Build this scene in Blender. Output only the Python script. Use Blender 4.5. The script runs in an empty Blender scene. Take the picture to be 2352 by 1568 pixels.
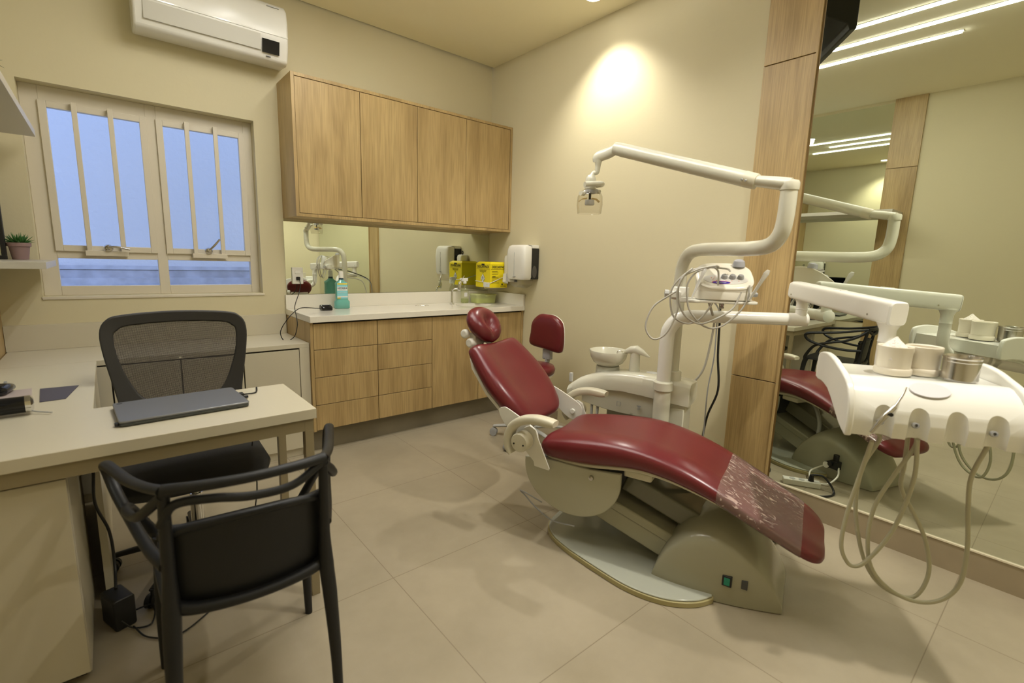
import bpy, bmesh, math, random
from mathutils import Vector, Matrix
random.seed(7)
C = bpy.context.scene.collection
SC = bpy.context.scene

# ------------------------------------------------ camera, world, exposure
cam = bpy.data.cameras.new('camera'); co = bpy.data.objects.new('camera', cam); C.objects.link(co)
cam.sensor_width = 36.0; cam.lens = 16.914; cam.clip_start = 0.05
_r = Vector((0.76763906, -0.64028034, 0.02777357)); _u = Vector((0.08466562, 0.14427252, 0.98590931)); _f = Vector((0.63526531, 0.75447103, -0.16495895))
co.matrix_world = Matrix(((_r.x, _u.x, -_f.x, -2.769), (_r.y, _u.y, -_f.y, -3.662), (_r.z, _u.z, -_f.z, 1.30), (0, 0, 0, 1)))
cam.dof.use_dof = True; cam.dof.focus_distance = 3.1; cam.dof.aperture_fstop = 2.6
SC.camera = co
SC.view_settings.view_transform = 'Standard'; SC.view_settings.look = 'None'
SC.view_settings.gamma = 1.0; SC.view_settings.use_curve_mapping = False
SC.view_settings.exposure = -0.36
w = bpy.data.worlds.new('dusk'); SC.world = w; w.use_nodes = True
w.node_tree.nodes['Background'].inputs[0].default_value = (0.44, 0.59, 1.0, 1)
w.node_tree.nodes['Background'].inputs[1].default_value = 2.35

H = 2.969; XL = -3.37; YF = -4.7     # ceiling height, left wall, front wall

def lamp(name, kind, loc, energy, color, rot=(0, 0, 0), **kw):
    l = bpy.data.lights.new(name, kind); l.energy = energy; l.color = color
    for k, v in kw.items(): setattr(l, k, v)
    o = bpy.data.objects.new(name, l); C.objects.link(o); o.location = loc; o.rotation_euler = rot
    return o
# x, y, power, cone: round recessed downlights
SPOTS = [(-0.25, -1.38, 84, 112), (-2.30, -1.05, 9, 168), (-0.75, -3.75, 210, 118), (-2.6, -4.0, 6, 150)]
for x, y, e, cone in SPOTS:
    lamp('downlight_lamp', 'SPOT', (x, y, H - 0.03), e, (1.0, 0.95, 0.85), spot_size=math.radians(cone), spot_blend=0.8, shadow_soft_size=0.045)

# ------------------------------------------------ materials
def mat(name, col, rough=0.5, metal=0.0, spec=0.5, trans=0.0, coat=0.0, emit=None, estr=0.0, alpha=1.0, bump=None, ior=1.45, noise=None):
    m = bpy.data.materials.new(name); m.use_nodes = True
    nt = m.node_tree; b = nt.nodes['Principled BSDF']
    b.inputs['Base Color'].default_value = (*col, 1); b.inputs['Roughness'].default_value = rough
    b.inputs['Metallic'].default_value = metal; b.inputs['Specular IOR Level'].default_value = spec
    b.inputs['Transmission Weight'].default_value = trans; b.inputs['Coat Weight'].default_value = coat
    b.inputs['IOR'].default_value = ior; b.inputs['Alpha'].default_value = alpha
    if emit: b.inputs['Emission Color'].default_value = (*emit, 1); b.inputs['Emission Strength'].default_value = estr
    geo = None
    if bump or noise:
        geo = nt.nodes.new('ShaderNodeNewGeometry')
    if bump:
        n = nt.nodes.new('ShaderNodeTexNoise'); n.inputs['Scale'].default_value = bump[0]; n.inputs['Detail'].default_value = 4
        nt.links.new(geo.outputs['Position'], n.inputs['Vector'])
        bp = nt.nodes.new('ShaderNodeBump'); bp.inputs['Strength'].default_value = bump[1]; bp.inputs['Distance'].default_value = 0.01
        nt.links.new(n.outputs['Fac'], bp.inputs['Height']); nt.links.new(bp.outputs['Normal'], b.inputs['Normal'])
    if noise:
        n = nt.nodes.new('ShaderNodeTexNoise'); n.inputs['Scale'].default_value = noise[0]; n.inputs['Detail'].default_value = 6
        nt.links.new(geo.outputs['Position'], n.inputs['Vector'])
        r = nt.nodes.new('ShaderNodeValToRGB'); r.color_ramp.elements[0].position = 0.35; r.color_ramp.elements[1].position = 0.65
        r.color_ramp.elements[0].color = (*[c * (1 - noise[1]) for c in col], 1); r.color_ramp.elements[1].color = (*[min(1, c * (1 + noise[1])) for c in col], 1)
        nt.links.new(n.outputs['Fac'], r.inputs['Fac']); nt.links.new(r.outputs['Color'], b.inputs['Base Color'])
    return m

def wood_mat():
    m = bpy.data.materials.new('oak_laminate'); m.use_nodes = True; nt = m.node_tree; b = nt.nodes['Principled BSDF']
    N = nt.nodes.new; L = nt.links.new
    geo = N('ShaderNodeNewGeometry'); oi = N('ShaderNodeObjectInfo')
    mul = N('ShaderNodeVectorMath'); mul.operation = 'SCALE'; mul.inputs[0].default_value = (7.3, 5.1, 3.7); L(oi.outputs['Random'], mul.inputs['Scale'])
    add = N('ShaderNodeVectorMath'); add.operation = 'ADD'; L(geo.outputs['Position'], add.inputs[0]); L(mul.outputs[0], add.inputs[1])
    mp = N('ShaderNodeMapping'); mp.inputs['Scale'].default_value = (1, 1, 0.13); L(add.outputs[0], mp.inputs['Vector'])
    n1 = N('ShaderNodeTexNoise'); n1.inputs['Scale'].default_value = 9; n1.inputs['Detail'].default_value = 3; n1.inputs['Distortion'].default_value = 0.5; L(mp.outputs[0], n1.inputs['Vector'])
    mp2 = N('ShaderNodeMapping'); mp2.inputs['Scale'].default_value = (1, 1, 0.03); L(add.outputs[0], mp2.inputs['Vector'])
    n2 = N('ShaderNodeTexNoise'); n2.inputs['Scale'].default_value = 160; n2.inputs['Detail'].default_value = 2; L(mp2.outputs[0], n2.inputs['Vector'])
    r1 = N('ShaderNodeValToRGB'); e = r1.color_ramp.elements
    e[0].position = 0.30; e[0].color = (0.33, 0.222, 0.094, 1); e[1].position = 0.62; e[1].color = (0.47, 0.335, 0.152, 1)
    x = r1.color_ramp.elements.new(0.46); x.color = (0.42, 0.293, 0.128, 1)
    L(n1.outputs['Fac'], r1.inputs['Fac'])
    r2 = N('ShaderNodeValToRGB'); r2.color_ramp.elements[0].color = (0.86, 0.85, 0.82, 1); r2.color_ramp.elements[1].color = (1.06, 1.06, 1.05, 1)
    r2.color_ramp.elements[0].position = 0.35; r2.color_ramp.elements[1].position = 0.6; L(n2.outputs['Fac'], r2.inputs['Fac'])
    mx = N('ShaderNodeMix'); mx.data_type = 'RGBA'; mx.blend_type = 'MULTIPLY'; mx.inputs['Factor'].default_value = 1
    L(r1.outputs['Color'], mx.inputs[6]); L(r2.outputs['Color'], mx.inputs[7]); L(mx.outputs[2], b.inputs['Base Color'])
    b.inputs['Roughness'].default_value = 0.42
    return m

def floor_mat():
    m = bpy.data.materials.new('porcelain_floor_tile'); m.use_nodes = True; nt = m.node_tree; b = nt.nodes['Principled BSDF']
    N = nt.nodes.new; L = nt.links.new
    geo = N('ShaderNodeNewGeometry'); sep = N('ShaderNodeSeparateXYZ'); L(geo.outputs['Position'], sep.inputs[0])
    outs = []
    for ax, off in (('X', -1.228), ('Y', -0.515)):
        a = N('ShaderNodeMath'); a.operation = 'SUBTRACT'; a.inputs[1].default_value = off; L(sep.outputs[ax], a.inputs[0])
        d = N('ShaderNodeMath'); d.operation = 'DIVIDE'; d.inputs[1].default_value = 0.74; L(a.outputs[0], d.inputs[0])
        p = N('ShaderNodeMath'); p.operation = 'PINGPONG'; p.inputs[1].default_value = 0.5; L(d.outputs[0], p.inputs[0])
        l = N('ShaderNodeMath'); l.operation = 'LESS_THAN'; l.inputs[1].default_value = 0.0022; L(p.outputs[0], l.inputs[0])
        outs.append(l)
    mxx = N('ShaderNodeMath'); mxx.operation = 'MAXIMUM'; L(outs[0].outputs[0], mxx.inputs[0]); L(outs[1].outputs[0], mxx.inputs[1])
    n1 = N('ShaderNodeTexNoise'); n1.inputs['Scale'].default_value = 2.2; n1.inputs['Detail'].default_value = 9; n1.inputs['Roughness'].default_value = 0.62; L(geo.outputs['Position'], n1.inputs['Vector'])
    r = N('ShaderNodeValToRGB'); r.color_ramp.elements[0].position = 0.32; r.color_ramp.elements[1].position = 0.68
    r.color_ramp.elements[0].color = (0.31, 0.265, 0.185, 1); r.color_ramp.elements[1].color = (0.385, 0.33, 0.235, 1); L(n1.outputs['Fac'], r.inputs['Fac'])
    mx = N('ShaderNodeMix'); mx.data_type = 'RGBA'; L(mxx.outputs[0], mx.inputs['Factor']); L(r.outputs['Color'], mx.inputs[6]); mx.inputs[7].default_value = (0.22, 0.18, 0.12, 1)
    L(mx.outputs[2], b.inputs['Base Color']); b.inputs['Roughness'].default_value = 0.34; b.inputs['Specular IOR Level'].default_value = 0.4
    return m

def glass_mat(name, tint=(1, 1, 1), refl=1.0, rough=0.0):
    m = bpy.data.materials.new(name); m.use_nodes = True; nt = m.node_tree
    for n in list(nt.nodes): nt.nodes.remove(n)
    N = nt.nodes.new; L = nt.links.new
    o = N('ShaderNodeOutputMaterial'); t = N('ShaderNodeBsdfTransparent'); t.inputs[0].default_value = (*tint, 1)
    g = N('ShaderNodeBsdfGlossy'); g.inputs['Roughness'].default_value = rough; f = N('ShaderNodeLayerWeight'); f.inputs['Blend'].default_value = 0.5
    pw = N('ShaderNodeMath'); pw.operation = 'POWER'; pw.inputs[1].default_value = 4; L(f.outputs['Facing'], pw.inputs[0])
    ml = N('ShaderNodeMath'); ml.operation = 'MULTIPLY_ADD'; ml.use_clamp = True; ml.inputs[1].default_value = 0.55 * refl; ml.inputs[2].default_value = 0.05 * refl; L(pw.outputs[0], ml.inputs[0])
    mx = N('ShaderNodeMixShader'); L(ml.outputs[0], mx.inputs[0]); L(t.outputs[0], mx.inputs[1]); L(g.outputs[0], mx.inputs[2]); L(mx.outputs[0], o.inputs[0])
    return m

def film_mat():
    m = bpy.data.materials.new('clear_film'); m.use_nodes = True; nt = m.node_tree
    for n in list(nt.nodes): nt.nodes.remove(n)
    N = nt.nodes.new; L = nt.links.new
    o = N('ShaderNodeOutputMaterial'); t = N('ShaderNodeBsdfTransparent'); p = N('ShaderNodeBsdfPrincipled')
    p.inputs['Base Color'].default_value = (0.62, 0.45, 0.40, 1); p.inputs['Roughness'].default_value = 0.13
    tc = N('ShaderNodeTexCoord'); mp = N('ShaderNodeMapping'); mp.inputs['Scale'].default_value = (1.0, 2.6, 1); L(tc.outputs['Object'], mp.inputs['Vector'])
    n = N('ShaderNodeTexNoise'); n.inputs['Scale'].default_value = 24; n.inputs['Detail'].default_value = 3; n.inputs['Distortion'].default_value = 1.8; L(mp.outputs[0], n.inputs['Vector'])
    r = N('ShaderNodeValToRGB'); r.color_ramp.elements[0].position = 0.575; r.color_ramp.elements[0].color = (0, 0, 0, 1); r.color_ramp.elements[1].position = 0.605; r.color_ramp.elements[1].color = (1, 1, 1, 1); L(n.outputs['Fac'], r.inputs['Fac'])
    mk = N('ShaderNodeTexNoise'); mk.inputs['Scale'].default_value = 5; L(tc.outputs['Object'], mk.inputs['Vector'])
    r2 = N('ShaderNodeValToRGB'); r2.color_ramp.elements[0].position = 0.38; r2.color_ramp.elements[1].position = 0.50; L(mk.outputs['Fac'], r2.inputs['Fac'])
    mm = N('ShaderNodeMath'); mm.operation = 'MULTIPLY'; L(r.outputs['Color'], mm.inputs[0]); L(r2.outputs['Color'], mm.inputs[1])
    ma = N('ShaderNodeMath'); ma.operation = 'MULTIPLY_ADD'; ma.inputs[1].default_value = 0.6; ma.inputs[2].default_value = 0.20; L(mm.outputs[0], ma.inputs[0])
    bp = N('ShaderNodeBump'); bp.inputs['Strength'].default_value = 0.5; bp.inputs['Distance'].default_value = 0.004; L(n.outputs['Fac'], bp.inputs['Height']); L(bp.outputs['Normal'], p.inputs['Normal'])
    g = N('ShaderNodeBsdfGlossy'); g.inputs['Roughness'].default_value = 0.08; L(bp.outputs['Normal'], g.inputs['Normal'])
    f = N('ShaderNodeFresnel'); f.inputs['IOR'].default_value = 1.35; L(bp.outputs['Normal'], f.inputs['Normal'])
    mx = N('ShaderNodeMixShader'); L(ma.outputs[0], mx.inputs[0]); L(t.outputs[0], mx.inputs[1]); L(p.outputs[0], mx.inputs[2])
    m2 = N('ShaderNodeMixShader'); L(f.outputs[0], m2.inputs[0]); L(mx.outputs[0], m2.inputs[1]); L(g.outputs[0], m2.inputs[2]); L(m2.outputs[0], o.inputs[0])
    return m

WALL = mat('cream_wall_paint', (0.645, 0.58, 0.385), 0.62, spec=0.25, bump=(55, 0.05))
CEIL = mat('ceiling_paint', (0.93, 0.87, 0.66), 0.8, spec=0.2)
WOOD = wood_mat(); FLOOR = floor_mat()
SKIRT = mat('brown_tile', (0.33, 0.27, 0.18), 0.4, noise=(5, 0.07))
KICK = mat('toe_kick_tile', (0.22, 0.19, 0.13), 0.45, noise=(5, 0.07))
MIRROR = mat('mirror', (0.76, 0.80, 0.72), 0.0, 1.0)
DARK = mat('dark_gap', (0.03, 0.025, 0.02), 0.8)
FRAME = mat('window_frame_paint', (0.68, 0.62, 0.50), 0.35)
GLASS = glass_mat('window_glass', (0.95, 0.97, 1.0))
STUCCO = mat('outdoor_stucco', (0.80, 0.80, 0.82), 0.9, bump=(30, 0.5))
COUNTER = mat('white_stone', (0.80, 0.76, 0.66), 0.12, noise=(220, 0.02))
LAM = mat('off_white_laminate', (0.60, 0.55, 0.42), 0.38)
LAMD = mat('off_white_laminate_door', (0.57, 0.52, 0.39), 0.42)
WHITE = mat('white_enamel', (0.80, 0.79, 0.73), 0.14, coat=0.3)
UNIT = mat('warm_white_enamel', (0.62, 0.60, 0.49), 0.16, coat=0.3)
WHITE2 = mat('white_plastic', (0.78, 0.76, 0.69), 0.25)
CREAMP = mat('cream_plastic', (0.60, 0.56, 0.43), 0.38)
GREYB = mat('grey_green_shell', (0.34, 0.325, 0.235), 0.2, coat=0.2)
BASEP = mat('base_plate_plastic', (0.40, 0.41, 0.34), 0.12)
EDGE = mat('translucent_edge', (0.38, 0.33, 0.16), 0.3)
RED = mat('burgundy_vinyl', (0.125, 0.012, 0.016), 0.28, spec=0.55, bump=(400, 0.02))
FILM = film_mat()
BLACK = mat('black_plastic', (0.012, 0.012, 0.012), 0.42)
BLACKG = mat('black_gloss', (0.01, 0.01, 0.011), 0.1)
CHROME = mat('chrome', (0.8, 0.8, 0.8), 0.08, 1.0)
STEEL = mat('brushed_steel', (0.55, 0.53, 0.5), 0.22, 1.0)
GREY = mat('grey_plastic', (0.33, 0.33, 0.33), 0.35)
LGREY = mat('light_grey_plastic', (0.45, 0.45, 0.43), 0.35)
HOSE = mat('beige_hose', (0.42, 0.40, 0.28), 0.35)
HOSEW = mat('grey_hose', (0.46, 0.44, 0.39), 0.3)
CLEAR = glass_mat('clear_plastic', (0.93, 0.92, 0.90), 1.3, 0.03)
PINK = mat('pinkish_sterile_wrap', (0.78, 0.72, 0.66), 0.35)
STRIP = mat('led_diffuser', (1, 1, 1), 0.4, emit=(1.0, 0.985, 0.94), estr=72.0)
DOWN = mat('downlight_lens', (1, 1, 1), 0.4, emit=(1.0, 0.94, 0.84), estr=22.0)

# ------------------------------------------------ geometry helpers
class M:
    def __init__(s): s.v = []; s.f = []
    def add(s, v, f):
        n = len(s.v); s.v += [Vector(p) for p in v]; s.f += [tuple(i + n for i in q) for q in f]; return s
    def box(s, a, b):
        x0, x1 = sorted((a[0], b[0])); y0, y1 = sorted((a[1], b[1])); z0, z1 = sorted((a[2], b[2]))
        return s.add([(x0, y0, z0), (x1, y0, z0), (x1, y1, z0), (x0, y1, z0), (x0, y0, z1), (x1, y0, z1), (x1, y1, z1), (x0, y1, z1)],
                     [(3, 2, 1, 0), (4, 5, 6, 7), (0, 1, 5, 4), (1, 2, 6, 5), (2, 3, 7, 6), (3, 0, 4, 7)])
    def rings(s, R, cap=True, close=False):
        n = len(R[0]); v = [p for r in R for p in r]; f = []
        m = len(R)
        for i in range(m if close else m - 1):
            a = i * n; b = ((i + 1) % m) * n
            for j in range(n): f.append((a + j, a + (j + 1) % n, b + (j + 1) % n, b + j))
        if cap and not close: f.append(tuple(reversed(range(n)))); f.append(tuple((m - 1) * n + j for j in range(n)))
        return s.add(v, f)
    def tube(s, path, r, seg=14, smooth=0, cap=True, closed=False, flat=None):
        P = [Vector(p) for p in path]; R = list(r) if isinstance(r, (list, tuple)) else [r] * len(P)
        if smooth:
            Q = []; RR = []; n = len(P)
            for i in range(n if closed else n - 1):
                p0 = P[(i - 1) % n] if (closed or i > 0) else P[0] * 2 - P[1]; p1 = P[i]; p2 = P[(i + 1) % n]
                p3 = P[(i + 2) % n] if (closed or i + 2 < n) else P[-1] * 2 - P[-2]
                for k in range(smooth):
                    t = k / smooth
                    Q.append(0.5 * ((2 * p1) + (p2 - p0) * t + (2 * p0 - 5 * p1 + 4 * p2 - p3) * t * t + (3 * p1 - p0 - 3 * p2 + p3) * t ** 3))
                    RR.append(R[i] * (1 - t) + R[(i + 1) % n] * t)
            if not closed: Q.append(P[-1]); RR.append(R[-1])
            P, R = Q, RR
        n = len(P); rings = []; up = None
        for i in range(n):
            if closed: t = P[(i + 1) % n] - P[i - 1]
            else: t = P[min(i + 1, n - 1)] - P[max(i - 1, 0)]
            t.normalize()
            if up is None:
                up = Vector((0, 0, 1)) if abs(t.z) < 0.9 else Vector((1, 0, 0))
            up = (up - t * up.dot(t)).normalized(); sd = t.cross(up)
            fx, fy = flat if flat else (1, 1)
            rings.append([P[i] + (sd * math.cos(a) * fx + up * math.sin(a) * fy) * R[i] for a in [2 * math.pi * k / seg for k in range(seg)]])
        return s.rings(rings, cap, closed)
    def cyl(s, a, b, r0, r1=None, seg=24): return s.tube([a, b], [r0, r0 if r1 is None else r1], seg)
    def lathe(s, prof, c=(0, 0, 0), seg=32, ax=None, sx=1, sy=1):
        c = Vector(c); rings = []
        for r, z in prof: rings.append([Vector((r * math.cos(2 * math.pi * k / seg) * sx, r * math.sin(2 * math.pi * k / seg) * sy, z)) for k in range(seg)])
        if ax is not None:
            q = Vector((0, 0, 1)).rotation_difference(Vector(ax)); rings = [[q @ p for p in r] for r in rings]
        return s.rings([[p + c for p in r] for r in rings])
    def prism(s, poly, axis, lo, hi):
        mk = {'x': lambda p, h: (h, p[0], p[1]), 'y': lambda p, h: (p[0], h, p[1]), 'z': lambda p, h: (p[0], p[1], h)}[axis]
        return s.rings([[Vector(mk(p, lo)) for p in poly], [Vector(mk(p, hi)) for p in poly]])
    def xf(s, mt):
        s.v = [mt @ p for p in s.v]; return s
    def build(s, name, m, parent=None, bev=0, seg=2, smooth=True, ang=40, sub=0, loc=None, solid=0):
        me = bpy.data.meshes.new(name); me.from_pydata([tuple(p) for p in s.v], [], s.f)
        bm = bmesh.new(); bm.from_mesh(me); bmesh.ops.recalc_face_normals(bm, faces=bm.faces); bm.to_mesh(me); bm.free()
        me.materials.append(m)
        if smooth: me.shade_smooth(); me.set_sharp_from_angle(angle=math.radians(ang))
        o = bpy.data.objects.new(name, me); C.objects.link(o)
        if parent: o.parent = parent
        if loc: o.location = loc
        if solid:
            d = o.modifiers.new('s', 'SOLIDIFY'); d.thickness = solid
        if sub:
            d = o.modifiers.new('d', 'SUBSURF'); d.levels = sub; d.render_levels = sub
        if bev:
            d = o.modifiers.new('b', 'BEVEL'); d.width = bev; d.segments = seg; d.limit_method = 'ANGLE'; d.angle_limit = math.radians(35); d.harden_normals = False
        return o
def B(a, b): return M().box(a, b)
def thing(name, label, cat, loc=(0, 0, 0), rz=0, group=None):
    o = bpy.data.objects.new(name, None); C.objects.link(o); o.location = loc; o.rotation_euler = (0, 0, rz); o.empty_display_size = 0.05
    return tag(o, label, cat, group)
def tag(o, label, cat, group=None):
    o['label'] = label; o['category'] = cat
    if group: o['group'] = group
    return o
def st(o): o['kind'] = 'structure'; return o
def rpoly(x0, z0, x1, z1, r, n=6):
    p = []
    for cx, cz, a0 in ((x1 - r, z1 - r, 0), (x0 + r, z1 - r, 90), (x0 + r, z0 + r, 180), (x1 - r, z0 + r, 270)):
        for k in range(n + 1):
            a = math.radians(a0 + 90 * k / n); p.append((cx + r * math.cos(a), cz + r * math.sin(a)))
    return p
def text(s, size, m, parent, loc, rot, name='lettering', sx=1.0, bold=0):
    cu = bpy.data.curves.new(name, 'FONT'); cu.body = s; cu.size = size; cu.align_x = 'CENTER'; cu.align_y = 'CENTER'; cu.extrude = 0.0003; cu.offset = bold
    t = bpy.data.objects.new('tmp', cu); C.objects.link(t); bpy.context.view_layer.update()
    me = bpy.data.meshes.new_from_object(t.evaluated_get(bpy.context.evaluated_depsgraph_get())); bpy.data.objects.remove(t)
    me.name = name; me.materials.clear(); me.materials.append(m)
    o = bpy.data.objects.new(name, me); C.objects.link(o); o.parent = parent; o.location = loc; o.rotation_euler = rot; o.scale = (sx, 1, 1)
    return o
def cut(o, cutter):
    md = o.modifiers.new('c', 'BOOLEAN'); md.operation = 'DIFFERENCE'; md.object = cutter; md.solver = 'EXACT'
    bpy.context.view_layer.update()
    me = bpy.data.meshes.new_from_object(o.evaluated_get(bpy.context.evaluated_depsgraph_get()))
    o.modifiers.clear(); o.data = me
    me.shade_smooth(); me.set_sharp_from_angle(angle=math.radians(40))
    bpy.data.objects.remove(cutter)
def rect_loft(secs, seg=28, e=3.2):
    """secs: (center, side vector, up vector) superellipse rings"""
    R = []
    for c, a, b in secs:
        c = Vector(c); a = Vector(a); b = Vector(b); ring = []
        for k in range(seg):
            t = 2 * math.pi * k / seg; cc, ss = math.cos(t), math.sin(t)
            ring.append(c + a * (math.copysign(abs(cc) ** (2 / e), cc)) + b * (math.copysign(abs(ss) ** (2 / e), ss)))
        R.append(ring)
    return M().rings(R)

# ------------------------------------------------ room shell
st(B((XL - .15, YF - .15, -.1), (0.15, 0.15, 0)).build('floor', FLOOR, smooth=False))
st(B((XL - .15, YF - .15, H), (0.15, -0.02, H + .1)).build('ceiling', CEIL, smooth=False))
wb = M(); x0, x1, z0, z1 = -3.045, -1.948, 1.035, 2.155
for a, b in (((XL - .15, 0, 0), (x0, .15, H + .1)), ((x1, 0, 0), (0, .15, H + .1)), ((x0, 0, 0), (x1, .15, z0)), ((x0, 0, z1), (x1, .15, H + .1))): wb.box(a, b)
st(wb.build('wall_back', WALL, smooth=False))
st(B((0, YF, 0), (.15, 0.15, H + .1)).build('wall_right', WALL, smooth=False))
st(B((XL - .15, YF, 0), (XL, 0, H + .1)).build('wall_left', WALL, smooth=False))
st(B((XL - .15, YF - .15, 0), (.15, YF, H + .1)).build('wall_front', WALL, smooth=False))
st(B((0 - .012, -.985, 0), (0, 0, .09)).build('baseboard_right', SKIRT, smooth=False))
# baseboard under the mirror
st(B((-.014, YF, 0), (0, -2.64, .126)).build('baseboard_mirror', SKIRT, smooth=False))
st(B((-.018, YF, .126), (0, -2.64, .133)).build('trim_1', mat('ledge_highlight', (.75, .68, .52), .3), smooth=False))  # top ledge of the baseboard, painted pale to imitate light catching it
# oak column on the right wall
for i, (a, b) in enumerate(((0, .682), (.687, 2.34), (2.345, H))):
    o = B((-.022, -2.640, a), (0, -2.392, b)).build('trim_%d' % (i + 2), WOOD, bev=.001); st(o)
o = B((-.004, -2.656, .133), (0, -2.640, H)).build('trim_5', WOOD); st(o)
o = B((-.03, -2.650, .133), (-.0225 + .004, -2.641, H)).build('trim_6', WOOD); st(o)
o = tag(B((-.010, YF + .02, .134), (-.001, -2.657, H - .002)).build('wall_mirror', MIRROR, smooth=False), 'floor-to-ceiling wall mirror right of the oak column, above the brown skirting', 'mirror')
# left wall: oak column, mirror between shelf zone, low oak cladding (seen only in reflection / at the photo's left edge)
for i, (a, b) in enumerate(((0, .682), (.687, 2.31), (2.315, H))):
    st(B((XL, -2.42, a), (XL + .022, -2.17, b)).build('trim_%d' % (i + 7), WOOD, bev=.001))
st(B((XL, -.62, .73), (-3.215, -.001, 1.10)).build('trim_10', WOOD))
tag(B((XL + .001, -2.168, .76), (XL + .008, -.63, H - .03)).build('wall_mirror', MIRROR, smooth=False), 'large mirror on the left wall behind the floating shelf, seen only by reflection', 'mirror')

# ------------------------------------------------ window
g = bpy.data.objects.new('window_1', None); C.objects.link(g); st(g)
fy0, fy1 = .085, .135
fr = M()
X = [-3.045, -2.972, -2.515, -2.463, -1.998, -1.948]; Z = [1.035, 1.088, 1.245, 1.29, 2.075, 2.155]
for a, b in ((X[0], X[1]), (X[2], X[3]), (X[4], X[5])): fr.box((a, fy0, Z[0]), (b, fy1, Z[5]))
for a, b in ((Z[0], Z[1]), (Z[2], Z[3]), (Z[4], Z[5])):
    fr.box((X[1], fy0, a), (X[2], fy1, b)); fr.box((X[3], fy0, a), (X[4], fy1, b))
fr.build('window_frame', FRAME, g, bev=.002)
B((-3.05, -.006, 1.018), (-1.94, .085, 1.0345)).build('window_sill', FRAME, g, bev=.003)
for (a, b, tilt) in ((X[1] - .004, X[2] + .004, 0), (X[3] - .004, X[4] + .004, 0)):
    s = M(); t = .034; y0, y1 = .072, .105; zb, zt = 1.285, 2.080
    s.box((a, y0, zb), (a + t, y1, zt)); s.box((b - t, y0, zb), (b, y1, zt)); s.box((a + t, y0, zb), (b - t, y1, zb + t)); s.box((a + t, y0, zt - t), (b - t, y1, zt))
    so = s.build('sash', FRAME, g, bev=.002)
    B((a + t, .086, zb + t), (b - t, .090, zt - t)).build('window_pane', GLASS, so)
    B((a - .003, .118, 1.088), (b + .003, .122, 1.245)).build('window_pane', GLASS, g)
for (xa, xb) in ((-2.83, -2.677), (-2.315, -2.163)):
    bars = M()
    for x in (xa, xb): bars.box((x - .012, .038, 1.28), (x + .012, .056, 2.085)); bars.box((x - .012, .05, 2.06), (x + .012, .09, 2.085))
    bars.box((xa - .02, .03, 1.262), (xb + .02, .075, 1.292))
    bars.build('guard_bars', FRAME, g, bev=.002)
for x, dx, dz in ((-2.735, .085, -.012), (-2.235, .05, .07)):
    h = M().lathe([(.001, 0), (.022, 0), (.02, .012), (.012, .02), (.001, .022)], (x - .012, .035, 1.308), 20, ax=(0, -1, .3))
    h.tube([(x - .01, .018, 1.315), (x + dx * .3, .008, 1.32 + dz * .3), (x + dx, .006, 1.315 + dz)], [.006, .007, .006], 10, smooth=4)
    h.build('window_handle', STEEL, g)
# outdoors: neighbour's rendered wall, ledge and shutter
st(B((-6, 1.85, -1), (3, 2.0, 4.2)).build('wall_neighbour', STUCCO, smooth=False))
led = M().box((-6, 1.80, 1.13), (3, 1.85, 1.165)); led.box((-6, 1.76, .98), (3, 1.85, 1.06))
led.box((-6, 1.815, 1.06), (3, 1.85, 1.125))
st(led.build('trim_11', mat('outdoor_ledge', (.55, .56, .62), .8, noise=(9, .15)), smooth=False))
sh = M()
for k in range(9): sh.box((-6, 1.70, .62 + k * .042), (3, 1.76, .62 + k * .042 + .036))
st(sh.build('trim_12', mat('outdoor_shutter', (.62, .66, .74), .5), smooth=False))
st(B((-6, .15, -.3), (3, 2, -.2)).build('floor_outdoor', STUCCO, smooth=False))

# ------------------------------------------------ air conditioner
ac = thing('air_conditioner', 'white split air conditioner high on the wall above the window', 'air conditioner', (0, 0, 0))
prof = [(0, 2.83), (-.06, 2.845), (-.15, 2.83), (-.19, 2.79), (-.205, 2.72), (-.205, 2.63), (-.195, 2.58), (-.17, 2.50), (-.14, 2.485), (0, 2.50)]
ao = M().prism(prof, 'x', -2.545, -1.765).build('housing', WHITE2, ac, bev=.012, seg=3)
M().prism([(-.2045, 2.622), (-.2085, 2.622), (-.192, 2.535), (-.186, 2.535)], 'x', -2.50, -1.925).build('air_flap', mat('ac_flap', (.62, .60, .53), .3), ac, bev=.001)
B((-2.54, -.2085, 2.632), (-1.77, -.204, 2.64)).build('trim_line', WHITE, ac, bev=.001)
M().prism([(-.2055, 2.60), (-.2075, 2.60), (-.192, 2.527), (-.188, 2.527)], 'x', -1.918, -1.82).build('display_window', BLACKG, ac)
B((-1.895, -.181, 2.509), (-1.868, -.176, 2.513)).build('badge', BLACK, ac)
B((-1.88, -.196, 2.795), (-1.81, -.188, 2.80)).build('badge', LGREY, ac)

# ------------------------------------------------ upper cabinet
XD = [-1.775, -1.352, -.915, -.478, -.045]
uc = thing('wall_cabinet', 'oak laminate wall cabinet with four tall doors above the counter mirror', 'cabinet')
c = M(); t = .02
c.box((-1.795, -.31, 1.548), (-1.775, -.001, 2.419)); c.box((-.022, -.31, 1.548), (-.002, -.001, 2.419))
c.box((-1.775, -.31, 2.399), (-.022, -.001, 2.419)); c.box((-1.775, -.31, 1.548), (-.022, -.001, 1.568))
c.build('carcass', WOOD, uc, bev=.001)
B((-1.775, -.29, 1.57), (-.03, -.02, 2.397)).build('interior', DARK, uc)
for i in range(4): B((XD[i] + .002, -.307, 1.571), (XD[i + 1] - .002 + (.02 if i == 3 else 0), -.291, 2.396)).build('door', WOOD, uc, bev=.001)

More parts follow.
